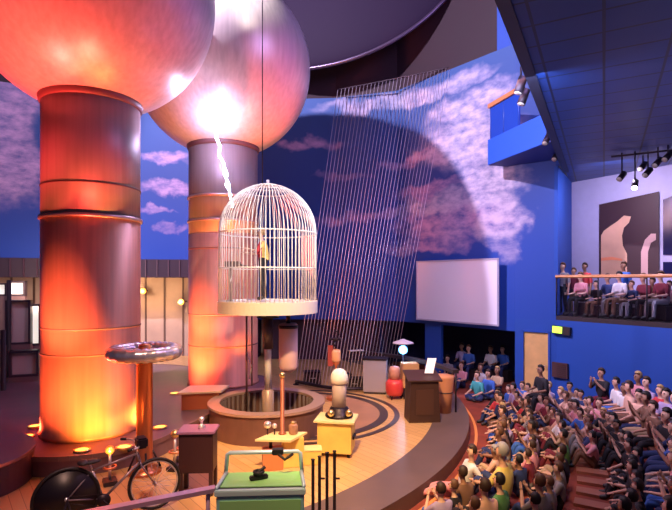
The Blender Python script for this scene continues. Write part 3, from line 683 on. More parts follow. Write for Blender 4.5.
# dark box on legs
bs = thing('box_stand', 'dark brown box on tall legs beside the bicycle', 'stand', (-2.08, 7.55, 0), 0.05)
dkb = mat('dark_maroon_box', (0.045, 0.014, 0.018), 0.45)
MB().box(-0.25, 0.25, -0.17, 0.20, 0.34, 0.92, bev=0.012).build('cabinet', dkb, bs)
MB().box(-0.28, 0.28, -0.20, 0.23, 0.92, 0.96, bev=0.01).build('top', mat('stand_top_purple', (0.28, 0.12, 0.24), 0.35), bs)
for sx in (-0.22, 0.22):
    for sy in (-0.14, 0.17): MB().box(sx-0.03, sx+0.03, sy-0.03, sy+0.03, 0, 0.36).build('leg', dkb, bs)
kn = MB(); kn.lathe([(0.05, 0.96), (0.05, 1.0), (0.02, 1.02), (0.02, 1.06), (0.045, 1.09), (0.03, 1.13), (0.001, 1.14)], 16, c=(0.05, 0, 0)); kn.build('knob', chrome, bs)

# ------------------------------------------------------------------ bicycle
bx0, by0, bx1, by1 = -3.45, 6.40, -2.53, 6.98
ang = math.atan2(by1-by0, bx1-bx0); WB = math.hypot(bx1-bx0, by1-by0)
bk = thing('bicycle', 'stationary bicycle with solid black rear wheel and spoked front wheel', 'bicycle', (bx0, by0, 0), ang)
rf, rr_ = 0.36, 0.40
def wheel(name, cx_, r, solid):
    mb = MB(); n = 48
    mb.tube([(cx_+(r-0.022)*math.cos(2*PI*i/n), 0, r+(r-0.022)*math.sin(2*PI*i/n)) for i in range(n)], 0.022, 8, closed=True)
    wh = mb.build(name, rubber, bk)
    mb = MB(); mb.tube([(cx_+(r-0.05)*math.cos(2*PI*i/n), 0, r+(r-0.05)*math.sin(2*PI*i/n)) for i in range(n)], 0.012, 6, closed=True); mb.build('wheel_rim', chrome if not solid else steel, wh)
    mb = MB(); mb.tube([(cx_, -0.05, r), (cx_, 0.05, r)], 0.025, 12); mb.build('hub', chrome, wh)
    mb = MB()
    if solid:
        for s_ in (-0.02, 0.02): mb.tube([(cx_, s_-0.004, r), (cx_, s_+0.004, r)], r-0.05, 40)
        mb.build('disc_cover', mat('wheel_cover_black', (0.01, 0.006, 0.01), 0.4), wh)
    else:
        for i in range(18):
            a = 2*PI*i/18; mb.tube([(cx_, 0.03*(-1)**i, r), (cx_+(r-0.05)*math.cos(a), 0, r+(r-0.05)*math.sin(a))], 0.0025, 4)
        mb.build('spokes', chrome, wh)
wheel('rear_wheel', 0, rr_, True); wheel('front_wheel', WB, rf, False)
frm = mat('bike_frame_grey', (0.34, 0.28, 0.32), 0.35, 0.5)
BBt = (0.43, 0, 0.30); ST = (0.30, 0, 0.70); HT = (0.86, 0, 0.82); HB = (0.89, 0, 0.70)
mb = MB()
for a, b, r in ((BBt, ST, .017), (ST, HT, .016), (BBt, HB, .019), (HT, HB, .02)): mb.tube([a, b], r, 8)
for s_ in (-0.055, 0.055):
    mb.tube([BBt, (0, s_, rr_)], 0.010, 6); mb.tube([ST, (0, s_, rr_)], 0.009, 6)
mb.build('frame', frm, bk)
mb = MB(); mb.tube([(0.88, 0, 0.74), (0.90, -0.05, 0.66), (WB, -0.05, rf)], 0.012, 8); mb.tube([(0.88, 0, 0.74), (0.90, 0.05, 0.66), (WB, 0.05, rf)], 0.012, 8); mb.build('fork', frm, bk)
mb = MB(); mb.tube([ST, (0.27, 0, 0.80)], 0.012, 8); mb.build('seat_post', chrome, bk)
mb = MB(); mb.ball((0.27, 0, 0.82), 1, 10, sc=(0.14, 0.07, 0.03)); mb.ball((0.19, 0, 0.825), 1, 10, sc=(0.07, 0.10, 0.035)); mb.build('saddle', rubber, bk)
hb = MB(); hb.tube([HT, (0.84, 0, 0.93)], 0.014, 8); hb.tube([(0.74, -0.27, 0.97), (0.83, -0.2, 0.96), (0.87, -0.06, 0.93), (0.87, 0.06, 0.93), (0.83, 0.2, 0.96), (0.74, 0.27, 0.97)], 0.013, 8); hbo = hb.build('handlebar', chrome, bk)
for s_ in (-1, 1): MB().tube([(0.76, s_*0.25, 0.97), (0.69, s_*0.29, 0.97)], 0.019, 8).build('grip', rubber, hbo)
MB().box(0.84, 0.98, -0.10, 0.10, 0.90, 1.04, bev=0.02).build('control_unit', steel, bk)
mb = MB(); mb.tube([(0.43, -0.07, 0.30), (0.43, -0.055, 0.30)], 0.085, 20); mb.build('chain_ring', steel, bk)
mb = MB()
mb.tube([(0.43, -0.09, 0.30), (0.54, -0.09, 0.18)], 0.012, 6); mb.tube([(0.43, 0.09, 0.30), (0.32, 0.09, 0.42)], 0.012, 6); mb.tube([(0.43, -0.09, 0.30), (0.43, 0.09, 0.30)], 0.015, 8); ck = mb.build('crank', steel, bk)
MB().box(0.49, 0.59, -0.18, -0.10, 0.165, 0.19).build('pedal', rubber, ck); MB().box(0.27, 0.37, 0.10, 0.18, 0.41, 0.435).build('pedal', rubber, ck)
mb = MB(); mb.tube([(0.43, -0.062, 0.385), (0, -0.062, rr_+0.04)], 0.006, 4); mb.tube([(0.43, -0.062, 0.215), (0, -0.062, rr_-0.04)], 0.006, 4); mb.build('chain', steel, bk)
mb = MB()
for s_ in (-1, 1): mb.tube([(0, s_*0.07, rr_), (-0.12, s_*0.28, 0.02), (0.12, s_*0.28, 0.02), (0, s_*0.07, rr_)], 0.014, 6)
mb.build('trainer_stand', steel, bk)

# round dark drum at far left
dr = thing('round_drum_platform', 'low round dark purple drum at the far left of the stage', 'platform', (-6.05, 7.75, 0))
MB().lathe([(1.18, 0), (1.18, 0.42), (1.15, 0.44)], 56, smooth=False).build('body', mat('drum_dark', (0.075, 0.03, 0.05), 0.5), dr)
MB().lathe([(1.20, 0.44), (1.20, 0.49), (0.001, 0.495)], 56, smooth=False).build('top', mat('drum_top', (0.15, 0.085, 0.11), 0.4), dr)

# ------------------------------------------------------------------ yellow benches with apparatus
yb = thing('yellow_box', 'yellow wooden box carrying a white-domed tube', 'box', (0.01, 9.25, 0), -0.18)
MB().box(-0.31, 0.31, -0.26, 0.26, 0.07, 0.62, bev=0.01).build('body', yellow, yb)
MB().box(-0.37, 0.37, -0.31, 0.31, 0.62, 0.665, bev=0.01).build('top', mat('cream_top', (0.82, 0.68, 0.36), 0.45), yb)
for sx in (-0.25, 0.25):
    for sy in (-0.2, 0.2): c_ = MB(); c_.tube([(sx-0.025, sy, 0.035), (sx+0.025, sy, 0.035)], 0.035, 12); c_.build('caster', rubber, yb)
MB().box(0.311, 0.35, -0.12, 0.12, 0.30, 0.36, bev=0.005).build('handle', steel, yb)
wt = thing('white_dome_generator', 'small white dome on a pale tube standing on the yellow box', 'generator', (0.06, 9.32, 0.667))
MB().lathe([(0.26, 0), (0.26, 0.04), (0.20, 0.06), (0.17, 0.16), (0.14, 0.18)], 28).build('base', steel, wt)
MB().lathe([(0.135, 0.18), (0.135, 0.62), (0.12, 0.64)], 28).build('tube', mat('pale_tube', (0.60, 0.50, 0.52), 0.4), wt)
MB().lathe([(0.12, 0.60), (0.16, 0.62), (0.165, 0.70), (0.155, 0.77), (0.12, 0.84), (0.07, 0.875), (0.001, 0.885)], 28).build('dome', mat('white_dome', (0.9, 0.86, 0.84), 0.35), wt)
for s_ in (-0.15, 0.17): MB().ball((s_, -0.22, 0.11), 0.065, 12).build('electrode_ball', brass, wt)

yt = thing('yellow_table', 'low yellow table with a skewed board top near the pit', 'table', (-0.93, 8.62, 0), 0.22)
MB().prism([(-0.47, -0.16), (0.10, -0.34), (0.45, 0.06), (-0.12, 0.20)], 0.50, 0.535).build('top', mat('cream_board', (0.85, 0.70, 0.34), 0.45), yt)
MB().box(0.0, 0.36, -0.14, 0.10, 0.0, 0.50, bev=0.008).build('pedestal', yellow, yt)
MB().box(-0.34, 0.0, -0.20, 0.06, 0.0, 0.34, bev=0.008).build('side_box', mat('orange_side_box', (0.62, 0.22, 0.09), 0.5), yt)
MB().tube([(-0.2, -0.05, 0.34), (-0.2, -0.05, 0.50)], 0.03, 8).build('strut', steel, yt)
cr_ = thing('copper_rod', 'upright copper-wound rod topped by a small ball on the yellow table', 'rod', (-0.93, 8.66, 0.536))
MB().lathe([(0.07, 0), (0.07, 0.02), (0.035, 0.03), (0.035, 0.96), (0.02, 0.97)], 20).build('winding', mat('rod_copper', (0.34, 0.10, 0.05), 0.5, 0.2), cr_)
MB().ball((0, 0, 1.02), 0.055, 12).build('ball', brass, cr_)
cp_ = thing('chrome_sphere_pair', 'two small chrome balls on stems left of the copper rod', 'electrodes', (-1.15, 8.62, 0.536))
for s_ in (-0.03, 0.09): MB().tube([(s_, 0, 0), (s_, 0, 0.12)], 0.012, 6).build('stem', steel, cp_)
MB().ball((-0.03, 0, 0.17), 0.065, 12).build('ball', chrome, cp_); MB().ball((0.09, 0, 0.15), 0.045, 12).build('ball', chrome, cp_)
jb = thing('small_jar', 'small round brown jar right of the copper rod on the yellow table', 'jar', (-0.74, 8.66, 0.536))
MB().lathe([(0.07, 0), (0.08, 0.03), (0.08, 0.15), (0.05, 0.18)], 18).build('body', mat('jar_brown', (0.36, 0.18, 0.12), 0.25), jb); MB().lathe([(0.05, 0.18), (0.055, 0.21), (0.001, 0.22)], 18).build('lid', brass, jb)
dw = thing('drawer_box', 'small yellow box on the floor between the yellow table and yellow box', 'box', (-0.42, 8.75, 0), 0.1)
MB().box(-0.16, 0.16, -0.12, 0.12, 0, 0.24, bev=0.008).build('body', yellow, dw); MB().box(-0.17, 0.17, -0.13, 0.13, 0.24, 0.27, bev=0.006).build('lid', MATS['cream_board'], dw)

# black posts
for i, (px, yy, h) in enumerate(((313, 6.5, 0.86), (319.5, 6.5, 0.90), (327, 6.5, 0.95), (334.5, 6.5, 0.97))):
    nm = ['black steel post leftmost of four, left of the yellow box', 'second black steel post from the left in front of the stage boxes', 'third black steel post from the left, below the yellow box', 'black steel post rightmost of the four below the yellow box'][i]
    t = thing('steel_post', nm, 'post', ((px-CX)/F*yy, yy, 0), 0, 'four black posts in front of the yellow box')
    MB().box(-0.02, 0.02, -0.02, 0.02, 0.01, h, bev=0.004).build('upright', steel, t)
    MB().box(-0.04, 0.04, -0.10, 0.10, 0, 0.012).build('foot', steel, t)
    MB().lathe([(0.026, h), (0.026, h+0.012), (0.001, h+0.02)], 12).build('cap', steel, t)
    if i % 2: MB().tube([(0.02, 0, 0.62), (0.07, 0, 0.62)], 0.014, 8).build('clamp', steel, t)

# ------------------------------------------------------------------ green cart
tealm = mat('teal_painted_metal', (0.26, 0.60, 0.54), 0.4, 0.1); gr = mat('green_top', (0.26, 0.62, 0.20), 0.4)
gc = thing('green_cart', 'teal and green workbench cart with an upright pipe frame', 'cart', (-0.865, 5.72, 0), 0.06)
MB().box(-0.50, 0.50, 0.0, 0.56, 0.10, 0.76, bev=0.012).build('cabinet', tealm, gc)
MB().box(-0.52, 0.52, -0.02, 0.05, 0.735, 0.80, bev=0.008).build('front_lip', mat('pale_teal', (0.40, 0.62, 0.56), 0.4), gc)
MB().box(-0.50, 0.50, 0.05, 0.10, 0.765, 0.79).build('rubber_strip', rubber, gc)
MB().box(-0.49, 0.49, 0.10, 0.54, 0.765, 0.80).build('worktop', gr, gc)
MB().box(-0.46, 0.46, -0.012, 0.0, 0.20, 0.68).build('front_panel', gr, gc)
mb = MB(); mb.tube([(-0.47, 0.50, 0.80), (-0.45, 0.50, 1.04), (-0.42, 0.50, 1.06), (0.42, 0.50, 1.06), (0.45, 0.50, 1.04), (0.47, 0.50, 0.80)], 0.026, 10); mb.tube([(-0.46, 0.5, 0.82), (-0.5, 0.02, 0.82)], 0.022, 8); mb.tube([(0.46, 0.5, 0.82), (0.5, 0.02, 0.82)], 0.022, 8)
pf = mb.build('pipe_frame', mat('frame_blue_grey', (0.50, 0.70, 0.78), 0.35, 0.3), gc)
MB().box(0.10, 0.24, 0.45, 0.55, 1.03, 1.10, bev=0.01).build('clamp', rubber, pf); MB().tube([(0.17, 0.47, 1.05), (0.26, 0.42, 0.99), (0.36, 0.47, 1.04)], 0.02, 8).build('clamp_arm', rubber, pf)
for sx in (-0.42, 0.42):
    for sy in (0.08, 0.48): c_ = MB(); c_.tube([(sx-0.02, sy, 0.05), (sx+0.02, sy, 0.05)], 0.05, 14); c_.build('caster', rubber, gc)
tl = thing('black_clamp_tool', 'small black clamp lying on the green worktop', 'tool', (-0.93, 6.02, 0.802), 0.4)
mb = MB(); mb.torus((0, 0, 0.09), 0.055, 0.018, 20, 8); mb.build('ring', rubber, tl)
MB().box(-0.11, 0.11, -0.035, 0.035, 0, 0.05, bev=0.01).build('base', rubber, tl); MB().tube([(-0.06, 0, 0.05), (0.08, 0.0, 0.14)], 0.02, 8).build('lever', rubber, tl)

# foreground pipe rail
pr = thing('foreground_rail', 'pale pink-lilac flat handrail crossing the bottom foreground', 'railing', (-1.50, 5.88, 0))
rl = mat('lilac_metal', (0.62, 0.44, 0.58), 0.3, 0.5)
rel(pr, MB().obox((-1.42, 5.90, 0.74), (-2.70, 5.22, 0.74), 0.11, 0.05), 'top_bar', rl)
for (x, y) in ((-1.50, 5.86), (-2.62, 5.27)): rel(pr, MB().tube([(x, y, 0.0), (x, y, 0.72)], 0.025, 10), 'post', rl)

# ------------------------------------------------------------------ lectern, equipment at the back of the stage
le = thing('lectern', 'dark brown lectern cabinet with a white sheet on its sloped top', 'lectern', (1.97, 11.45, 0), 0.08)
lb = mat('lectern_brown', (0.05, 0.020, 0.014), 0.45, var=0.1)
mb = MB(); mb.add([(-0.36,-0.25,0),(0.36,-0.25,0),(0.36,0.25,0),(-0.36,0.25,0),(-0.31,-0.25,0.92),(0.31,-0.25,0.92),(0.33,0.25,1.05),(-0.33,0.25,1.05)], [(0,3,2,1),(4,5,6,7),(0,1,5,4),(1,2,6,5),(2,3,7,6),(3,0,4,7)]); mb.build('body', lb, le)
mb = MB(); mb.add([(-0.39,-0.30,0.925),(0.39,-0.30,0.925),(0.39,0.29,1.07),(-0.39,0.29,1.07),(-0.39,-0.30,0.955),(0.39,-0.30,0.955),(0.39,0.29,1.10),(-0.39,0.29,1.10)], [(0,3,2,1),(4,5,6,7),(0,1,5,4),(1,2,6,5),(2,3,7,6),(3,0,4,7)]); mb.build('top', lb, le)
MB().box(-0.20, 0.20, -0.262, -0.25, 0.18, 0.74).build('front_panel', mat('lectern_panel', (0.07, 0.028, 0.018), 0.45), le)
pp = thing('script_sheet', 'white sheet of paper propped on the lectern', 'paper', (2.05, 11.50, 1.06), 0.08)
mb = MB(); mb.add([(-0.02,-0.02,0.0),(0.18,-0.04,0.0),(0.30,0.12,0.32),(0.10,0.14,0.32),(-0.02,-0.01,0.0),(0.18,-0.03,0.0),(0.30,0.13,0.32),(0.10,0.15,0.32)], [(0,1,2,3),(7,6,5,4),(0,4,5,1),(1,5,6,2),(2,6,7,3),(3,7,4,0)]); mb.build('sheet', mat('paper_white', (0.9, 0.88, 0.95), 0.5), pp)
mn = thing('round_stool', 'round wooden tub stool right behind the lectern', 'stool', (2.62, 12.1, 0))
MB().lathe([(0.16, 0), (0.20, 0.5), (0.24, 0.85), (0.23, 0.9), (0.001, 0.92)], 24).build('body', mat('tub_orange', (0.55, 0.22, 0.11), 0.5), mn)
MB().torus((0, 0, 0.5), 0.205, 0.012, 24, 6).build('band', dark, mn)
gs = thing('grey_cabinet', 'light grey slanted panel cabinet at the back of the stage', 'cabinet', (1.12, 14.2, 0), -0.2)
MB().box(-0.33, 0.33, -0.2, 0.2, 0.05, 0.95, bev=0.015).build('body', mat('cabinet_grey', (0.34, 0.28, 0.33), 0.5), gs); MB().box(-0.35, 0.35, -0.22, 0.22, 0.95, 1.0, bev=0.01).build('top', steel, gs); MB().box(-0.30, 0.30, -0.18, 0.18, 0, 0.05).build('plinth', dark, gs)
tb = thing('tan_cabinet', 'small tan cabinet under the glowing blue lamp', 'cabinet', (2.0, 13.6, 0), 0.1)
MB().box(-0.22, 0.22, -0.18, 0.18, 0.30, 0.95, bev=0.01).build('body', mat('cabinet_tan', (0.55, 0.30, 0.14), 0.5), tb)
for sx in (-0.18, 0.18):
    for sy in (-0.14, 0.14): MB().box(sx-0.02, sx+0.02, sy-0.02, sy+0.02, 0, 0.3).build('leg', steel, tb)
rm = thing('red_machine', 'small red round-bodied machine left of the tan cabinet', 'machine', (1.58, 13.5, 0))
MB().lathe([(0.20, 0.1), (0.24, 0.2), (0.24, 0.42), (0.18, 0.52)], 20).build('drum', mat('machine_red', (0.62, 0.05, 0.05), 0.35), rm); MB().lathe([(0.14, 0.52), (0.15, 0.78), (0.12, 0.86), (0.001, 0.88)], 20).build('head', mat('machine_pink', (0.6, 0.28, 0.24), 0.4), rm)
for a in range(3): MB().tube([(0.1*math.cos(a*2.1), 0.1*math.sin(a*2.1), 0.16), (0.2*math.cos(a*2.1), 0.2*math.sin(a*2.1), 0.0)], 0.02, 6).build('leg', steel, rm)
bl = thing('blue_lamp', 'glowing blue-white lamp under a pale shade on a tall stand', 'lamp', ((403-CX)/F*13.9, 13.9, 0))
MB().lathe([(0.20, 0), (0.20, 0.02), (0.03, 0.04), (0.022, 0.06), (0.022, 1.15)], 16).build('pole', steel, bl)
MB().ball((0, 0, 1.26), 0.12, 14).build('bulb', mat('blue_bulb', (0.3, 0.7, 1), 0.4, emis=(0.12, 0.42, 1.0), es=6), bl)
MB().lathe([(0.30, 1.44), (0.28, 1.47), (0.10, 1.53), (0.04, 1.56), (0.001, 1.56)], 24).build('shade', mat('shade_pale', (0.66, 0.60, 0.72), 0.4), bl); MB().tube([(0.11, 0.02, 1.15), (0.14, 0.02, 1.45)], 0.01, 6).build('shade_arm', steel, bl)
light('blue_lamp_light', 'POINT', ((403-CX)/F*13.9, 13.68, 1.22), 15, (0.3, 0.6, 1.0), size=0.06)
tp = thing('insulator_stand', 'small stand with an orange insulator below the wire curtain', 'stand', (0.0, 13.4, 0))
MB().lathe([(0.26, 0), (0.26, 0.10), (0.05, 0.14), (0.035, 0.2), (0.035, 0.9), (0.09, 0.95), (0.11, 1.02), (0.09, 1.08), (0.11, 1.14), (0.09, 1.2), (0.11, 1.26), (0.05, 1.34), (0.03, 1.36)], 20).build('post', copper, tp)
MB().lathe([(0.10, 1.0), (0.125, 1.05), (0.125, 1.28), (0.09, 1.34)], 20).build('insulator', mat('insulator_orange', (0.85, 0.42, 0.22), 0.4), tp)
MB().torus((0, 0, 1.62), 0.13, 0.03, 20, 8).build('coil', steel, tp); MB().tube([(0, 0, 1.34), (-0.06, 0, 1.5), (0.08, 0, 1.75), (-0.05, 0, 1.88)], 0.02, 6).build('hook', steel, tp)
MB().box(-0.22, -0.08, -0.05, 0.05, 0.9, 1.45).build('side_panel', mat('panel_red', (0.4, 0.06, 0.05), 0.5), tp)
for k, (px, py, Y, hh, lab) in enumerate(((355, 392, 0, 0.25, 'low dark equipment case on the stage floor below the wires'), (312, 388, 0, 0.35, 'dark equipment case right of the pit behind the red inlay'), (342, 385, 0, 0.2, 'flat dark equipment case nearest the insulator stand'))):
    Yq = EYE*F/(py-HZ)+0.6; t = thing('equipment_case', lab, 'case', ((px-CX)/F*Yq, Yq, 0), 0.2*k, 'dark cases on the stage')
    MB().box(-0.25, 0.25, -0.18, 0.18, 0, hh, bev=0.015).build('body', dark, t); MB().box(-0.26, 0.26, -0.19, 0.19, hh, hh+0.05, bev=0.01).build('lid', steel, t); MB().tube([(-0.08, -0.19, hh*0.6), (0, -0.22, hh*0.6), (0.08, -0.19, hh*0.6)], 0.01, 6).build('handle', chrome, t)
# dark rail round the back of the stage
sr = thing('stage_back_rail', 'dark sloping rail around the far right edge of the stage', 'railing', (0.8, 15.4, 0))
pts = [(0.45, 15.6), (0.95, 15.25), (1.5, 14.8), (2.05, 14.2), (2.5, 13.4), (2.78, 12.6), (2.9, 12.1)]
mb = MB()
for a, b in zip(pts[:-1], pts[1:]): mb.obox((*a, 0.98), (*b, 0.98), 0.16, 0.09)
rel(sr, mb, 'top_rail', dark)
for p in pts: rel(sr, MB().tube([(*p, 0), (*p, 0.94)], 0.022, 8), 'post', steel)
# long low curved bench behind pit region
for k, (x, y, z) in enumerate(((0.62, 15.0, 0.98),)):
    t = thing('open_folder', 'pale open folder lying on the stage back rail', 'folder', (x, y+0.35, 1.026), 0.5)
    MB().box(-0.22, 0.22, -0.10, 0.10, 0, 0.02).build('cover', white, t)

# ------------------------------------------------------------------ left gallery things
def case(px, py0, py1, wpx, Y, label, cat='display case', glow=False, group=None):
    x = (px-CX)/F*Y; z0 = EYE+(HZ-py1)/F*Y; z1 = EYE+(HZ-py0)/F*Y; hw = wpx/2/F*Y
    t = thing('display_case', label, cat, (x, Y, 0.0), 0.35, group)
    MB().box(-hw, hw, -0.15, 0.15, 0.0, max(z0, 0.05)).build('base', mat('case_base', (0.22, 0.13, 0.12), 0.5), t)
    b = MB(); e = 0.06
    for s_ in (-hw, hw-e): b.box(s_, s_+e, -0.15, 0.15, z0, z1)
    b.box(-hw, hw, -0.15, 0.15, z1-e, z1); b.box(-hw, hw, -0.15, 0.15, z0, z0+e); b.build('frame', mat('case_frame', (0.05, 0.03, 0.04), 0.4), t)
    MB().box(-hw+e, hw-e, -0.02, 0.02, z0+e, z1-e).build('back_panel', mat('case_lit' if glow else 'case_beige', (0.8, 0.74, 0.66) if glow else (0.60, 0.50, 0.42), 0.5, emis=(1, 0.9, 0.8) if glow else None, es=0.7), t)
    return t
case(17, 281, 296, 16, 16.5, 'high lit white display window under the cloud mural', glow=True)
case(2, 283, 296, 10, 16.6, 'second lit display window cut by the left photo edge', glow=True)
case(19, 300, 344, 22, 15.0, 'black-framed pale display case left of the near column')
case(36, 304, 345, 10, 15.4, 'narrow lit display case partly behind the near column', glow=True)
case(25, 350, 376, 26, 14.2, 'low beige cabinet case on the gallery floor')
for k, (px, Y) in enumerate(((3, 13.0), (9, 14.8))):
    t = thing('dark_post', ['dark slim post at the very left edge of the gallery', 'thin dark gallery post beside the black-framed case'][k], 'post', ((px-CX)/F*Y, Y, 0.0), 0, 'gallery posts')
    MB().lathe([(0.14, 0), (0.14, 0.03), (0.06, 0.05), (0.06, 1.9 if k == 0 else 3.2)], 12).build('shaft', dark, t)
for k, (px, py) in enumerate(((181, 302), (143, 291))):
    Y = 20.4; x = (px-CX)/F*Y; z = EYE+(HZ-py)/F*Y
    t = thing('wall_lamp', ['glowing amber wall lamp left of the farther column', 'glowing amber wall lamp just right of the near column'][k], 'lamp', (x, Y, z), 0, 'amber gallery lamps')
    MB().ball((0, 0, 0), 0.12, 12).build('globe', mat('amber_glow', (1, 0.6, 0.2), 0.4, emis=(1.0, 0.38, 0.03), es=2.5), t); MB().tube([(0, 0.1, 0), (0, 0.9, 0.0)], 0.03, 8).build('arm', steel, t)
    light('wall_lamp_light', 'POINT', (x, Y-0.3, z), 40, (1, 0.6, 0.3), size=0.1)

# ------------------------------------------------------------------ track lights
def tracklight(px, py, Y, label, lit, tgt=(0, 9, 0)):
    x = (px-CX)/F*Y; z = EYE+(HZ-py)/F*Y
    t = thing('track_spotlight', label, 'spotlight', (x, Y, z), 0, 'spotlights under the soffit')
    d = (Vector(tgt)-Vector((x, Y, z))).normalized(); 
    mb = MB(); mb.tube([-d*0.12, d*0.02, d*0.16], 0.075, 14); mb.build('can', steel, t)
    mb = MB(); mb.tube([d*0.155, d*0.17], 0.065, 14); mb.build('lens', mat('lens_lit', (1, 1, 0.9), 0.3, emis=(1, 0.9, 0.8), es=9) if lit else mat('lens_off', (0.4, 0.35, 0.3), 0.2), t)
    mb = MB(); mb.tube([(0, 0, 0), (0, 0, 6.44-z if z < 6.4 else 0.3)], 0.018, 6); mb.build('stem', steel, t)
for i, (px, py, Y, lab, lit) in enumerate(((635, 184, 12.6, 'brightly lit spotlight lowest in the ceiling cluster', True), (622, 176, 12.8, 'unlit spotlight left of the brightly lit one', False), (648, 172, 12.6, 'unlit spotlight right of the brightly lit one', False),
        (658, 162, 12.2, 'unlit spotlight second from the right photo edge', False), (668, 156, 12.0, 'unlit spotlight nearest the right photo edge', False), (643, 166, 13.0, 'unlit spotlight behind and above the lit one', False),
        (521, 84, 8.6, 'dark spotlight near the top of the soffit edge above the orange rail', False), (524, 96, 9.2, 'dark spotlight just below the highest one on the soffit edge', False), (547, 139, 12.2, 'dark spotlight at the corner of the blue balcony', False), (556, 156, 13.6, 'small dark spotlight lowest on the soffit edge', False))):
    tracklight(px, py, Y, lab, lit, (1, 9, 0) if not lit else (4.5, 8.5, 0.5))
tk = thing('lighting_track', 'dark lighting bar carrying the spotlight cluster at right', 'track', (7.6, 12.6, 6.2))
MB().tube([(-0.5, 0.3, 0.18), (1.4, -0.8, 0.18)], 0.025, 8).build('bar', steel, tk)
for s_ in (-0.3, 1.0): MB().tube([(s_, 0.18-(s_+0.3)*0.58, 0.18), (s_, 0.18-(s_+0.3)*0.58, 0.25)], 0.015, 6).build('hanger', steel, tk)

# ------------------------------------------------------------------ people
def figure(P, E, scale=1.0, name='person'):
    """P: dict joint -> (x,y,z,r,region), E: bone list. One skinned surface, plus shells for clothes and hair."""
    names = list(P); me = bpy.data.meshes.new('fig')
    me.from_pydata([Vector(P[n][:3]) for n in names], [(names.index(a), names.index(b)) for a, b in E], [])
    o = bpy.data.objects.new('fig', me); COL.objects.link(o)
    o.modifiers.new('skin', 'SKIN'); 
    if not me.skin_vertices: me.skin_vertices.new()
    sv = me.skin_vertices[0].data
    for i, n in enumerate(names):
        sv[i].radius = (P[n][3], P[n][3]*(1.0 if len(P[n]) < 6 else P[n][5])); sv[i].use_root = (n == 'pelvis')
    ss = o.modifiers.new('ss', 'SUBSURF'); ss.levels = 1
    dg = bpy.context.evaluated_depsgraph_get(); em_ = bpy.data.meshes.new_from_object(o.evaluated_get(dg))
    bpy.data.objects.remove(o)
    segs = [(Vector(P[a][:3]), Vector(P[b][:3]), P[b][4]) for a, b in E]
    def region(p):
        best = (1e9, 'skin')
        for a, b, r in segs:
            d = b-a; t = max(0, min(1, (p-a).dot(d)/max(d.length_squared, 1e-9))); q = (a+d*t-p).length
            if q < best[0]: best = (q, r)
        return best[1]
    for p in em_.polygons: p.use_smooth = True
    parts = {}
    vn = [v.normal.copy() for v in em_.vertices]
    regs = [region(p.center) for p in em_.polygons]
    for rg, off in (('shirt', 0.012), ('trousers', 0.010), ('shoeL', 0.012), ('shoeR', 0.012), ('hair', 0.012)):
        idx = [p for p, r in zip(em_.polygons, regs) if r == rg]
        if not idx: continue
        mp = {}; vs = []; fs = []
        for p in idx:
            f = []
            for vi in p.vertices:
                if vi not in mp: mp[vi] = len(vs); vs.append(em_.vertices[vi].co+vn[vi]*off)
                f.append(mp[vi])
            fs.append(f)
        m2 = bpy.data.meshes.new(rg); m2.from_pydata(vs, [], fs)
        for p in m2.polygons: p.use_smooth = True
        m2.materials.append(None); parts[rg] = m2
    # hair cap: ellipsoid shell at the back and top of the head
    hc = Vector(P['head'][:3]); f_ = Vector(P['nose'][:3])-hc; f_.z = 0; f_.normalize()
    bm = bmesh.new(); bmesh.ops.create_uvsphere(bm, u_segments=14, v_segments=10, radius=1)
    long_ = P.get('_long', 0)
    kill = [v for v in bm.verts if (v.co.x*f_.x+v.co.y*f_.y) > 0.45-0.5*max(0, -v.co.z) and v.co.z < 0.45 or v.co.z < -0.75]
    bmesh.ops.delete(bm, geom=kill, context='VERTS')
    for v in bm.verts:
        k = 1.0
        v.co = hc+Vector((v.co.x*0.099, v.co.y*0.099, v.co.z*0.118+0.018))-f_*0.012
    m2 = bpy.data.meshes.new('hair'); bm.to_mesh(m2); bm.free()
    for p in m2.polygons: p.use_smooth = True
    m2.materials.append(None); parts['hair'] = m2
    # eyes
    mb = MB(); sd = Vector((-f_.y, f_.x, 0))
    for s_ in (-1, 1):
        mb = MB(); mb.ball(hc+f_*0.083+sd*0.033*s_+Vector((0, 0, 0.012)), 0.012, 5)
        m3 = bpy.data.meshes.new('eye'); m3.from_pydata(mb.v, [], mb.f); m3.materials.append(mat('eye_dark', (0.02, 0.01, 0.01), 0.3)); parts['eye%d' % s_] = m3
    em_.materials.clear(); em_.materials.append(skinm)
    return em_, parts
def hand(P, E, side, wrist, d, up=Vector((0, 0, 1))):
    w_ = Vector(wrist); d = Vector(d).normalized(); sdv = d.cross(up).normalized()
    pal = w_+d*0.06; P['palm'+side] = (*pal, 0.024, 'skin'); E.append(('wrist'+side, 'palm'+side))
    for k, (o, ln) in enumerate(((-1.5, .050), (-.5, .062), (.5, .060), (1.5, .045))):
        a = pal+d*0.035+sdv*o*0.017; b = a+d*ln*0.6+up*0.004; c = a+d*ln-up*0.006
        for nm, q, r in (('a', a, .010), ('b', b, .0085), ('c', c, .0075)): P[f'f{side}{k}{nm}'] = (*q, r, 'skin')
        E += [('palm'+side, f'f{side}{k}a'), (f'f{side}{k}a', f'f{side}{k}b'), (f'f{side}{k}b', f'f{side}{k}c')]
    a = pal-d*0.02+sdv*0.030*(1 if side == 'L' else -1); b = a+d*0.035+sdv*0.018*(1 if side == 'L' else -1)
    P['t'+side+'a'] = (*a, .011, 'skin'); P['t'+side+'b'] = (*b, .009, 'skin'); E += [('palm'+side, 't'+side+'a'), ('t'+side+'a', 't'+side+'b')]
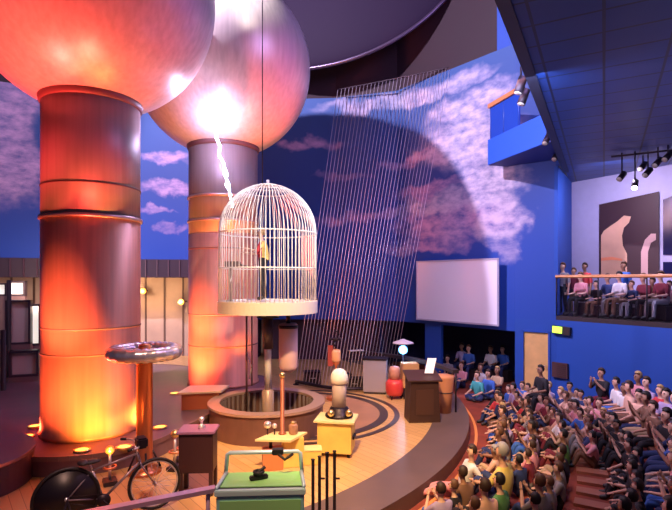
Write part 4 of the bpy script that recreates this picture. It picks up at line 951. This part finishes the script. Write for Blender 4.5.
def make_pose(kind):
    P = {}; E = []
    lean = {'floor_knees': 0.02, 'floor_cross': 0.05, 'clap': 0.04, 'bench': 0.06, 'bench_clap': 0.03, 'stand': 0.0, 'stand_reach': 0.03, 'lying': -0.12}[kind]
    zb_ = {'floor_knees': .12, 'floor_cross': .12, 'clap': .12, 'bench': .54, 'bench_clap': .54, 'stand': .92, 'stand_reach': .92, 'lying': .12}[kind]
    def J(n, x, y, z, r, reg, sq=1.0): P[n] = (x, y, z, r, reg, sq)
    J('pelvis', 0, 0, zb_, .125, 'trousers', 1.15); J('belly', 0, lean*.4, zb_+.18, .115, 'shirt', 1.15); J('chest', 0, lean, zb_+.36, .128, 'shirt', 1.2)
    J('neckb', 0, lean*1.3, zb_+.48, .060, 'shirt'); J('neck', 0, lean*1.4+.01, zb_+.55, .045, 'skin'); J('jaw', 0, lean*1.5+.035, zb_+.615, .062, 'skin')
    J('head', 0, lean*1.5+.02, zb_+.70, .082, 'skin'); J('crown', 0, lean*1.5+.01, zb_+.765, .062, 'skin')
    J('nose', 0, lean*1.5+.115, zb_+.685, .012, 'skin')
    for s_, sx in (('L', -1), ('R', 1)):
        J('ear'+s_, sx*.092, lean*1.5+.015, zb_+.685, .012, 'skin'); E.append(('head', 'ear'+s_))
    E += [('pelvis', 'belly'), ('belly', 'chest'), ('chest', 'neckb'), ('neckb', 'neck'), ('neck', 'jaw'), ('jaw', 'head'), ('head', 'crown'), ('head', 'nose')]
    for s_, sx in (('L', -1), ('R', 1)):
        sh_ = Vector((sx*.175, lean*1.2, zb_+.43))
        if kind in ('clap', 'bench_clap'): el = sh_+Vector((sx*.06, .16, -.16)); wr = el+Vector((-sx*.15, .12, .20)); hd = Vector((-sx*.3, .3, .8))
        elif kind == 'floor_knees': el = sh_+Vector((sx*.05, .14, -.20)); wr = el+Vector((-sx*.06, .22, .0)); hd = Vector((-sx*.6, .7, -.1))
        elif kind == 'floor_cross': el = sh_+Vector((sx*.06, .04, -.25)); wr = el+Vector((-sx*.05, .22, -.06)); hd = Vector((-sx*.3, 1, -.2))
        elif kind == 'bench': el = sh_+Vector((sx*.05, .03, -.26)); wr = el+Vector((-sx*.06, .23, -.03)); hd = Vector((-sx*.3, 1, -.1))
        elif kind == 'lying': el = sh_+Vector((sx*.08, -.14, -.22)); wr = el+Vector((sx*.02, -.08, -.22)); hd = Vector((sx*.3, -.6, -.05))
        elif kind == 'stand_reach' and s_ == 'R': el = sh_+Vector((.05, .16, -.15)); wr = el+Vector((-.02, .24, .06)); hd = Vector((0, 1, .1))
        elif kind == 'stand_reach': el = sh_+Vector((-.06, .10, -.24)); wr = el+Vector((.04, .23, .02)); hd = Vector((0, 1, .1))
        else: el = sh_+Vector((sx*.05, -.02, -.28)); wr = el+Vector((sx*.01, .06, -.25)); hd = Vector((0, .1, -1))
        J('sh'+s_, *sh_, .056, 'shirt'); J('el'+s_, *el, .042, 'shirt'); J('wrist'+s_, *wr, .028, 'skin')
        E += [('chest', 'sh'+s_), ('sh'+s_, 'el'+s_), ('el'+s_, 'wrist'+s_)]
        upv = Vector((0, 0, 1)) if abs(hd.normalized().z) < .8 else Vector((0, 1, 0))
        hand(P, E, s_, wr, hd, upv)
        hp = Vector((sx*.09, .02, zb_-.02))
        if kind in ('floor_knees', 'clap'): kn_ = Vector((sx*.13, .36, .40)); an = Vector((sx*.12, .50, .06)); to = an+Vector((sx*.02, .14, -.02))
        elif kind == 'floor_cross': kn_ = Vector((sx*.32, .28, .12)); an = Vector((-sx*.06, .36, .07)); to = an+Vector((-sx*.12, .03, -.02))
        elif kind in ('bench', 'bench_clap'): kn_ = Vector((sx*.13, .42, .52)); an = Vector((sx*.13, .44, .09)); to = an+Vector((sx*.02, .15, -.04))
        elif kind == 'lying': kn_ = Vector((sx*.10, .46, .17+.05*(s_ == 'L'))); an = Vector((sx*.09, .90, .07)); to = an+Vector((sx*.04, .07, .10))
        else: kn_ = Vector((sx*.10, .03, .49)); an = Vector((sx*.10+(.04*sx if kind == 'stand_reach' else 0), -.02, .09)); to = an+Vector((sx*.02, .15, -.04))
        J('hip'+s_, *hp, .088, 'trousers'); J('knee'+s_, *kn_, .058, 'trousers'); J('ank'+s_, *an, .040, 'trousers'); J('toe'+s_, *to, .034, 'shoe'+s_)
        E += [('pelvis', 'hip'+s_), ('hip'+s_, 'knee'+s_), ('knee'+s_, 'ank'+s_), ('ank'+s_, 'toe'+s_)]
    return figure(P, E)
POSES = {k: make_pose(k) for k in ('floor_knees', 'floor_cross', 'clap', 'bench', 'bench_clap', 'stand', 'stand_reach', 'lying')}
CLOTH = {'red': (.55,.04,.05), 'pink': (.70,.28,.32), 'white': (.75,.72,.74), 'black': (.015,.012,.018), 'navy': (.02,.035,.13), 'blue': (.04,.13,.50), 'grey': (.25,.22,.24), 'brown': (.17,.08,.05),
         'maroon': (.20,.02,.04), 'teal': (.05,.32,.34), 'green': (.10,.28,.10), 'yellow': (.75,.58,.16), 'tan': (.48,.32,.20), 'lilac': (.42,.32,.55), 'peach': (.72,.42,.32)}
HAIR = {'black': (.012,.008,.008), 'dark brown': (.045,.02,.012), 'brown': (.12,.05,.025), 'blond': (.45,.28,.12), 'grey': (.35,.32,.32)}
SKIN = [(.62,.34,.25), (.52,.27,.19), (.30,.14,.09), (.70,.42,.32)]
def cm(n): return mat('cloth_'+n, CLOTH[n], 0.8)
def hm(n): return mat('hair_'+n.replace(' ', '_'), HAIR[n], 0.6)
def setm(o, m): o.material_slots[0].link = 'OBJECT'; o.material_slots[0].material = m
def person(kind, loc, rz, sc, shirt, trousers, hair, skin, label, group=None):
    body, parts = POSES[kind]
    o = bpy.data.objects.new('person', body); COL.objects.link(o); o.location = loc; o.rotation_euler = (0, 0, rz); o.scale = (sc, sc, sc)
    tag(o, label, 'person', group); setm(o, mat('skin_%d' % skin, SKIN[skin], 0.6))
    for nm, me_ in parts.items():
        c = bpy.data.objects.new('shoe' if nm[:4] == 'shoe' else 'eye' if nm[:3] == 'eye' else nm, me_); COL.objects.link(c); c.parent = o
        if nm == 'shirt': setm(c, cm(shirt))
        elif nm == 'trousers': setm(c, cm(trousers))
        elif nm[:4] == 'shoe': setm(c, mat('shoe_dark', (.03,.025,.03), 0.5))
        elif nm == 'hair': setm(c, hm(hair))
    return o
def face(x, y, tx=-1.5, ty=10.8): return math.atan2(ty-y, tx-x)-PI/2
def wall_dist(x, y):
    best = 1e9; p = Vector((x, y))
    for i in range(len(WALL)-1):
        a = Vector(WALL[i]); d = Vector(WALL[i+1])-a; t = max(0, min(1, (p-a).dot(d)/d.length_squared)); best = min(best, (a+d*t-p).length)
    return best
def inside(x, y):
    for i in range(6, len(WALL)-1):
        a = Vector(WALL[i]); b = Vector(WALL[i+1])
        if min(a.y, b.y) <= y <= max(a.y, b.y):
            t = (y-a.y)/(b.y-a.y); return x < a.x+(b.x-a.x)*t
    return False
ORD = ['first', 'second', 'third', 'fourth', 'fifth', 'sixth', 'seventh', 'eighth', 'ninth', 'tenth', 'eleventh', 'twelfth', 'thirteenth', 'fourteenth', 'fifteenth', 'sixteenth', 'seventeenth', 'eighteenth', 'nineteenth', 'twentieth', 'twenty-first', 'twenty-second', 'twenty-third', 'twenty-fourth', 'twenty-fifth', 'twenty-sixth']
rows = 0; NP = 0
keys = ['red','pink','white','black','navy','blue','grey','brown','maroon','teal','green','yellow','tan','lilac','peach']
wts = [5,9,6,16,8,5,6,11,9,3,4,2,6,7,8]
R_ = 10.78; k = 0
while R_ < 18.5:
    benchrow = k >= 5
    step = 0.40 if not benchrow else 0.47
    a = -1.25; j = 0; angs = []
    while a < 0.42:
        da = step/R_*random.uniform(0.92, 1.12); a += da
        x = SC[0]+R_*math.cos(a); y = SC[1]+R_*math.sin(a)
        if y < 4.9: continue
        px = CX+F*x/y; hz_ = 0.55 if not benchrow else 0.95
        py = HZ-F*(hz_-EYE)/y
        if px > 700 or py > 528 or px < 418: continue
        if not inside(x, y) or wall_dist(x, y) < 0.50: continue
        if y > 13.2+0.30*k: continue
        if k == 0 and 0.0 > a > -0.25 and random.random() < 0.6: continue
        if k < 1 and a > -0.02: continue
        if 11.95 < R_ < 12.5 and y < 9.0: continue
        if min(math.dist((x, y), q) for q in ((2.55, 7.55), (2.05, 7.9), (5.3, 12.75))) < 0.45: continue
        angs.append((a, x, y, px, py))
    if not angs: R_ += 0.62 if benchrow else 0.52; k += 1; continue
    if benchrow:
        # a run of curved bench under this row
        aa0, aa1 = angs[0][0]-0.25/R_, angs[-1][0]+0.25/R_
        bn = thing('curved_bench', 'long curved dark wooden bench under the %s bench row of spectators from the stage' % ORD[k-5], 'bench', (angs[0][1], angs[0][2], -0.25), 0, 'curved benches in the audience')
        mb = MB(); ring_sector(mb, R_-0.17, R_+0.17, aa0, aa1, 0.13, 0.185, 30); rel(bn, mb, 'seat', mat('bench_wood', (0.16, 0.06, 0.035), 0.5))
        nl = max(2, int((aa1-aa0)*R_/1.6)+1)
        for q in range(nl):
            al = aa0+0.02+(aa1-aa0-0.04)*q/(nl-1); mb = MB(); ring_sector(mb, R_-0.13, R_+0.13, al-0.004, al+0.004, -0.25, 0.13, 1); rel(bn, mb, 'leg', steel)
    angs.sort(key=lambda q: q[0])
    for j, (a, x, y, px, py) in enumerate(angs):
        if random.random() < 0.05: continue
        sh_ = random.choices(keys, wts)[0]; tr = random.choice(['navy', 'black', 'brown', 'navy', 'tan', 'grey', 'maroon', 'blue']); hr = random.choices(list(HAIR), [6, 7, 5, 2, 1])[0]
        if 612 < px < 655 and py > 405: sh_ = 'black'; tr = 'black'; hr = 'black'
        kind = random.choice(['floor_knees', 'floor_cross', 'floor_knees', 'clap']) if not benchrow else random.choice(['bench', 'bench', 'bench_clap'])
        sc = random.uniform(0.68, 0.88) if not benchrow else random.uniform(0.84, 0.98)
        sk = random.choice([0, 0, 1, 2, 3, 3])
        pose = {'floor_knees': 'hugging knees', 'floor_cross': 'cross-legged', 'clap': 'hands raised', 'bench': 'on bench', 'bench_clap': 'clapping'}[kind]
        lab = 'person in %s top, %s hair, %s, %s row from stage, %s from nearest' % (sh_, hr, pose, ORD[k], ORD[min(j, 25)])
        zf = -0.25 if not benchrow else -0.25-0.02*sc
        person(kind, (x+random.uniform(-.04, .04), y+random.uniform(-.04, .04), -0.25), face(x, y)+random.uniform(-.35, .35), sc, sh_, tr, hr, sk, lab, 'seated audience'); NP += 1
    k += 1; R_ += 0.62 if benchrow else 0.52
print('PEOPLE', NP, 'rows', k)
# the person in the cage
pc = person('stand_reach', (CAGE.x-0.08, CAGE.y-0.05, Z0+0.255), PI/2, 0.90, 'red', 'black', 'blond', 3, 'presenter in red and yellow top and dark trousers standing inside the cage')
sm = POSES['stand_reach'][1]['shirt']
jm = bpy.data.meshes.new('jacket'); vs = []; fs = []; mp = {}
for p in sm.polygons:
    if p.center.y < 0.03 or p.center.x > 0.14:
        f = []
        for vi in p.vertices:
            if vi not in mp: mp[vi] = len(vs); vs.append(sm.vertices[vi].co+sm.vertices[vi].normal*0.014)
            f.append(mp[vi])
        fs.append(f)
jm.from_pydata(vs, [], fs); jm.materials.append(cm('yellow')); jo = bpy.data.objects.new('jacket', jm); COL.objects.link(jo); jo.parent = pc; jo['label'] = 'yellow jacket back'
# lying child with legs towards the stage, and the yellow-shirted adult
def onfloor(px, py, z=-0.25): Y = (EYE-z)*F/(py-HZ); return ((px-CX)/F*Y, Y, z)
# back recess audience
rec = [(438,376,'white','blond','bench'),(448,379,'grey','black','floor_knees'),(463,377,'lilac','dark brown','bench'),(470,380,'blue','brown','bench'),(462,388,'pink','brown','floor_knees'),(482,390,'white','brown','floor_cross'),(492,381,'white','dark brown','bench'),(504,381,'blue','black','bench'),(479,400,'teal','brown','floor_cross'),(490,398,'blue','dark brown','floor_cross'),(498,394,'tan','blond','floor_knees')]
recl = ['in white by the blue pillar', 'in grey low beside the blue pillar', 'in lilac left in the dark recess', 'in blue in the middle of the dark recess', 'in pink on the floor before the recess', 'in white alone on the red carpet by the recess', 'in white under the right end of the screen', 'in blue nearest the wooden door in the recess', 'in teal on the carpet edge nearest the stage', 'in blue behind the one in teal', 'in tan with blond hair near the recess corner']
for i, (px, py, sh_, hr, kd) in enumerate(rec):
    L_ = onfloor(px, py)
    person(kd, (L_[0], L_[1], L_[2]), face(L_[0], L_[1]), 0.9, sh_, 'navy', hr, i % 4, 'seated person '+recl[i], 'audience by the dark recess')
    if kd == 'bench':
        t = thing('low_stool', 'dark low block seat under the person '+recl[i], 'stool', L_, face(L_[0], L_[1]), 'block seats in the recess')
        MB().box(-0.22, 0.22, -0.18, 0.16, 0, 0.385, bev=0.01).build('seat_block', dark, t)
# door attendant
L_ = (5.30, 12.75, -0.25); person('bench', L_, face(L_[0], L_[1]), 0.95, 'black', 'black', 'black', 2, 'person in black seated in front of the wooden door')
t = thing('low_stool', 'dark low stool under the person in black by the door', 'stool', L_, face(L_[0], L_[1])); MB().box(-0.2, 0.2, -0.18, 0.15, 0, 0.41, bev=0.01).build('seat_block', dark, t)
person('floor_knees', (2.55, 7.55, -0.25), face(2.5, 7.6), 1.05, 'yellow', 'navy', 'grey', 0, 'large adult in yellow top with grey hair seated among children near the stage')
# mezzanine audience
mz = [(563,14.6,'grey','brown','stand'),(574,15.1,'maroon','brown','stand'),(585,14.7,'red','dark brown','stand'),(583,14.0,'pink','brown','bench'),(598,13.9,'black','black','bench'),(610,13.9,'navy','dark brown','bench'),(624,13.6,'blue','brown','stand'),(622,13.0,'white','black','bench'),(634,12.9,'navy','brown','bench'),(646,12.6,'maroon','brown','bench'),(655,12.8,'tan','dark brown','bench'),(664,12.2,'maroon','brown','bench'),(672,12.6,'pink','black','bench')]
mzl = ['in grey at the left end of the mezzanine', 'in maroon standing behind the left end of the rail', 'in red standing tall by the lilac wall', 'in pink seated behind the glass at the left', 'in black seated behind the glass', 'in navy seated below the peach arch picture', 'in bright blue leaning on the orange rail', 'in white seated under the one in bright blue', 'in navy seated below the dark part of the picture', 'in maroon seated left of the dark window', 'in tan seated below the dark window', 'in maroon seated near the right photo edge', 'in pink cut by the right photo edge on the mezzanine']
def mezz_ok(x, y): return not inside(x, y)
for i, (px, Y, sh_, hr, kd) in enumerate(mz):
    x = (px-CX)/F*Y
    y = Y
    for q in range(12):
        if (not inside(x, y)) and wall_dist(x, y) > (0.62 if kd == 'bench' else 0.34): break
        y += 0.1; x = (px-CX)/F*y
    person(kd, (x, y, 2.18), face(x, y), (0.74, 0.88, 0.80, 0.92)[i % 4] if kd == 'bench' else (0.88, 0.80)[i % 2], sh_, ('black', 'brown', 'grey')[i % 3], hr, i % 4, 'person '+mzl[i], 'audience on the mezzanine')
    if kd == 'bench':
        t = thing('mezzanine_stool', 'block seat under the person '+mzl[i], 'stool', (x, y, 2.18), face(x, y), 'block seats on the mezzanine')
        MB().box(-0.2, 0.2, -0.18, 0.14, 0, 0.41*(0.74, 0.88, 0.80, 0.92)[i % 4], bev=0.01).build('seat_block', dark, t)
# lying boy in pale clothes
x, y, z = onfloor(478, 487); lo = person('lying', (2.05, 8.05, -0.25), math.atan2(-0.1, -1.0)-PI/2, 0.85, 'white', 'pink', 'dark brown', 3, 'child in white top leaning back with legs stretched toward the stage edge')
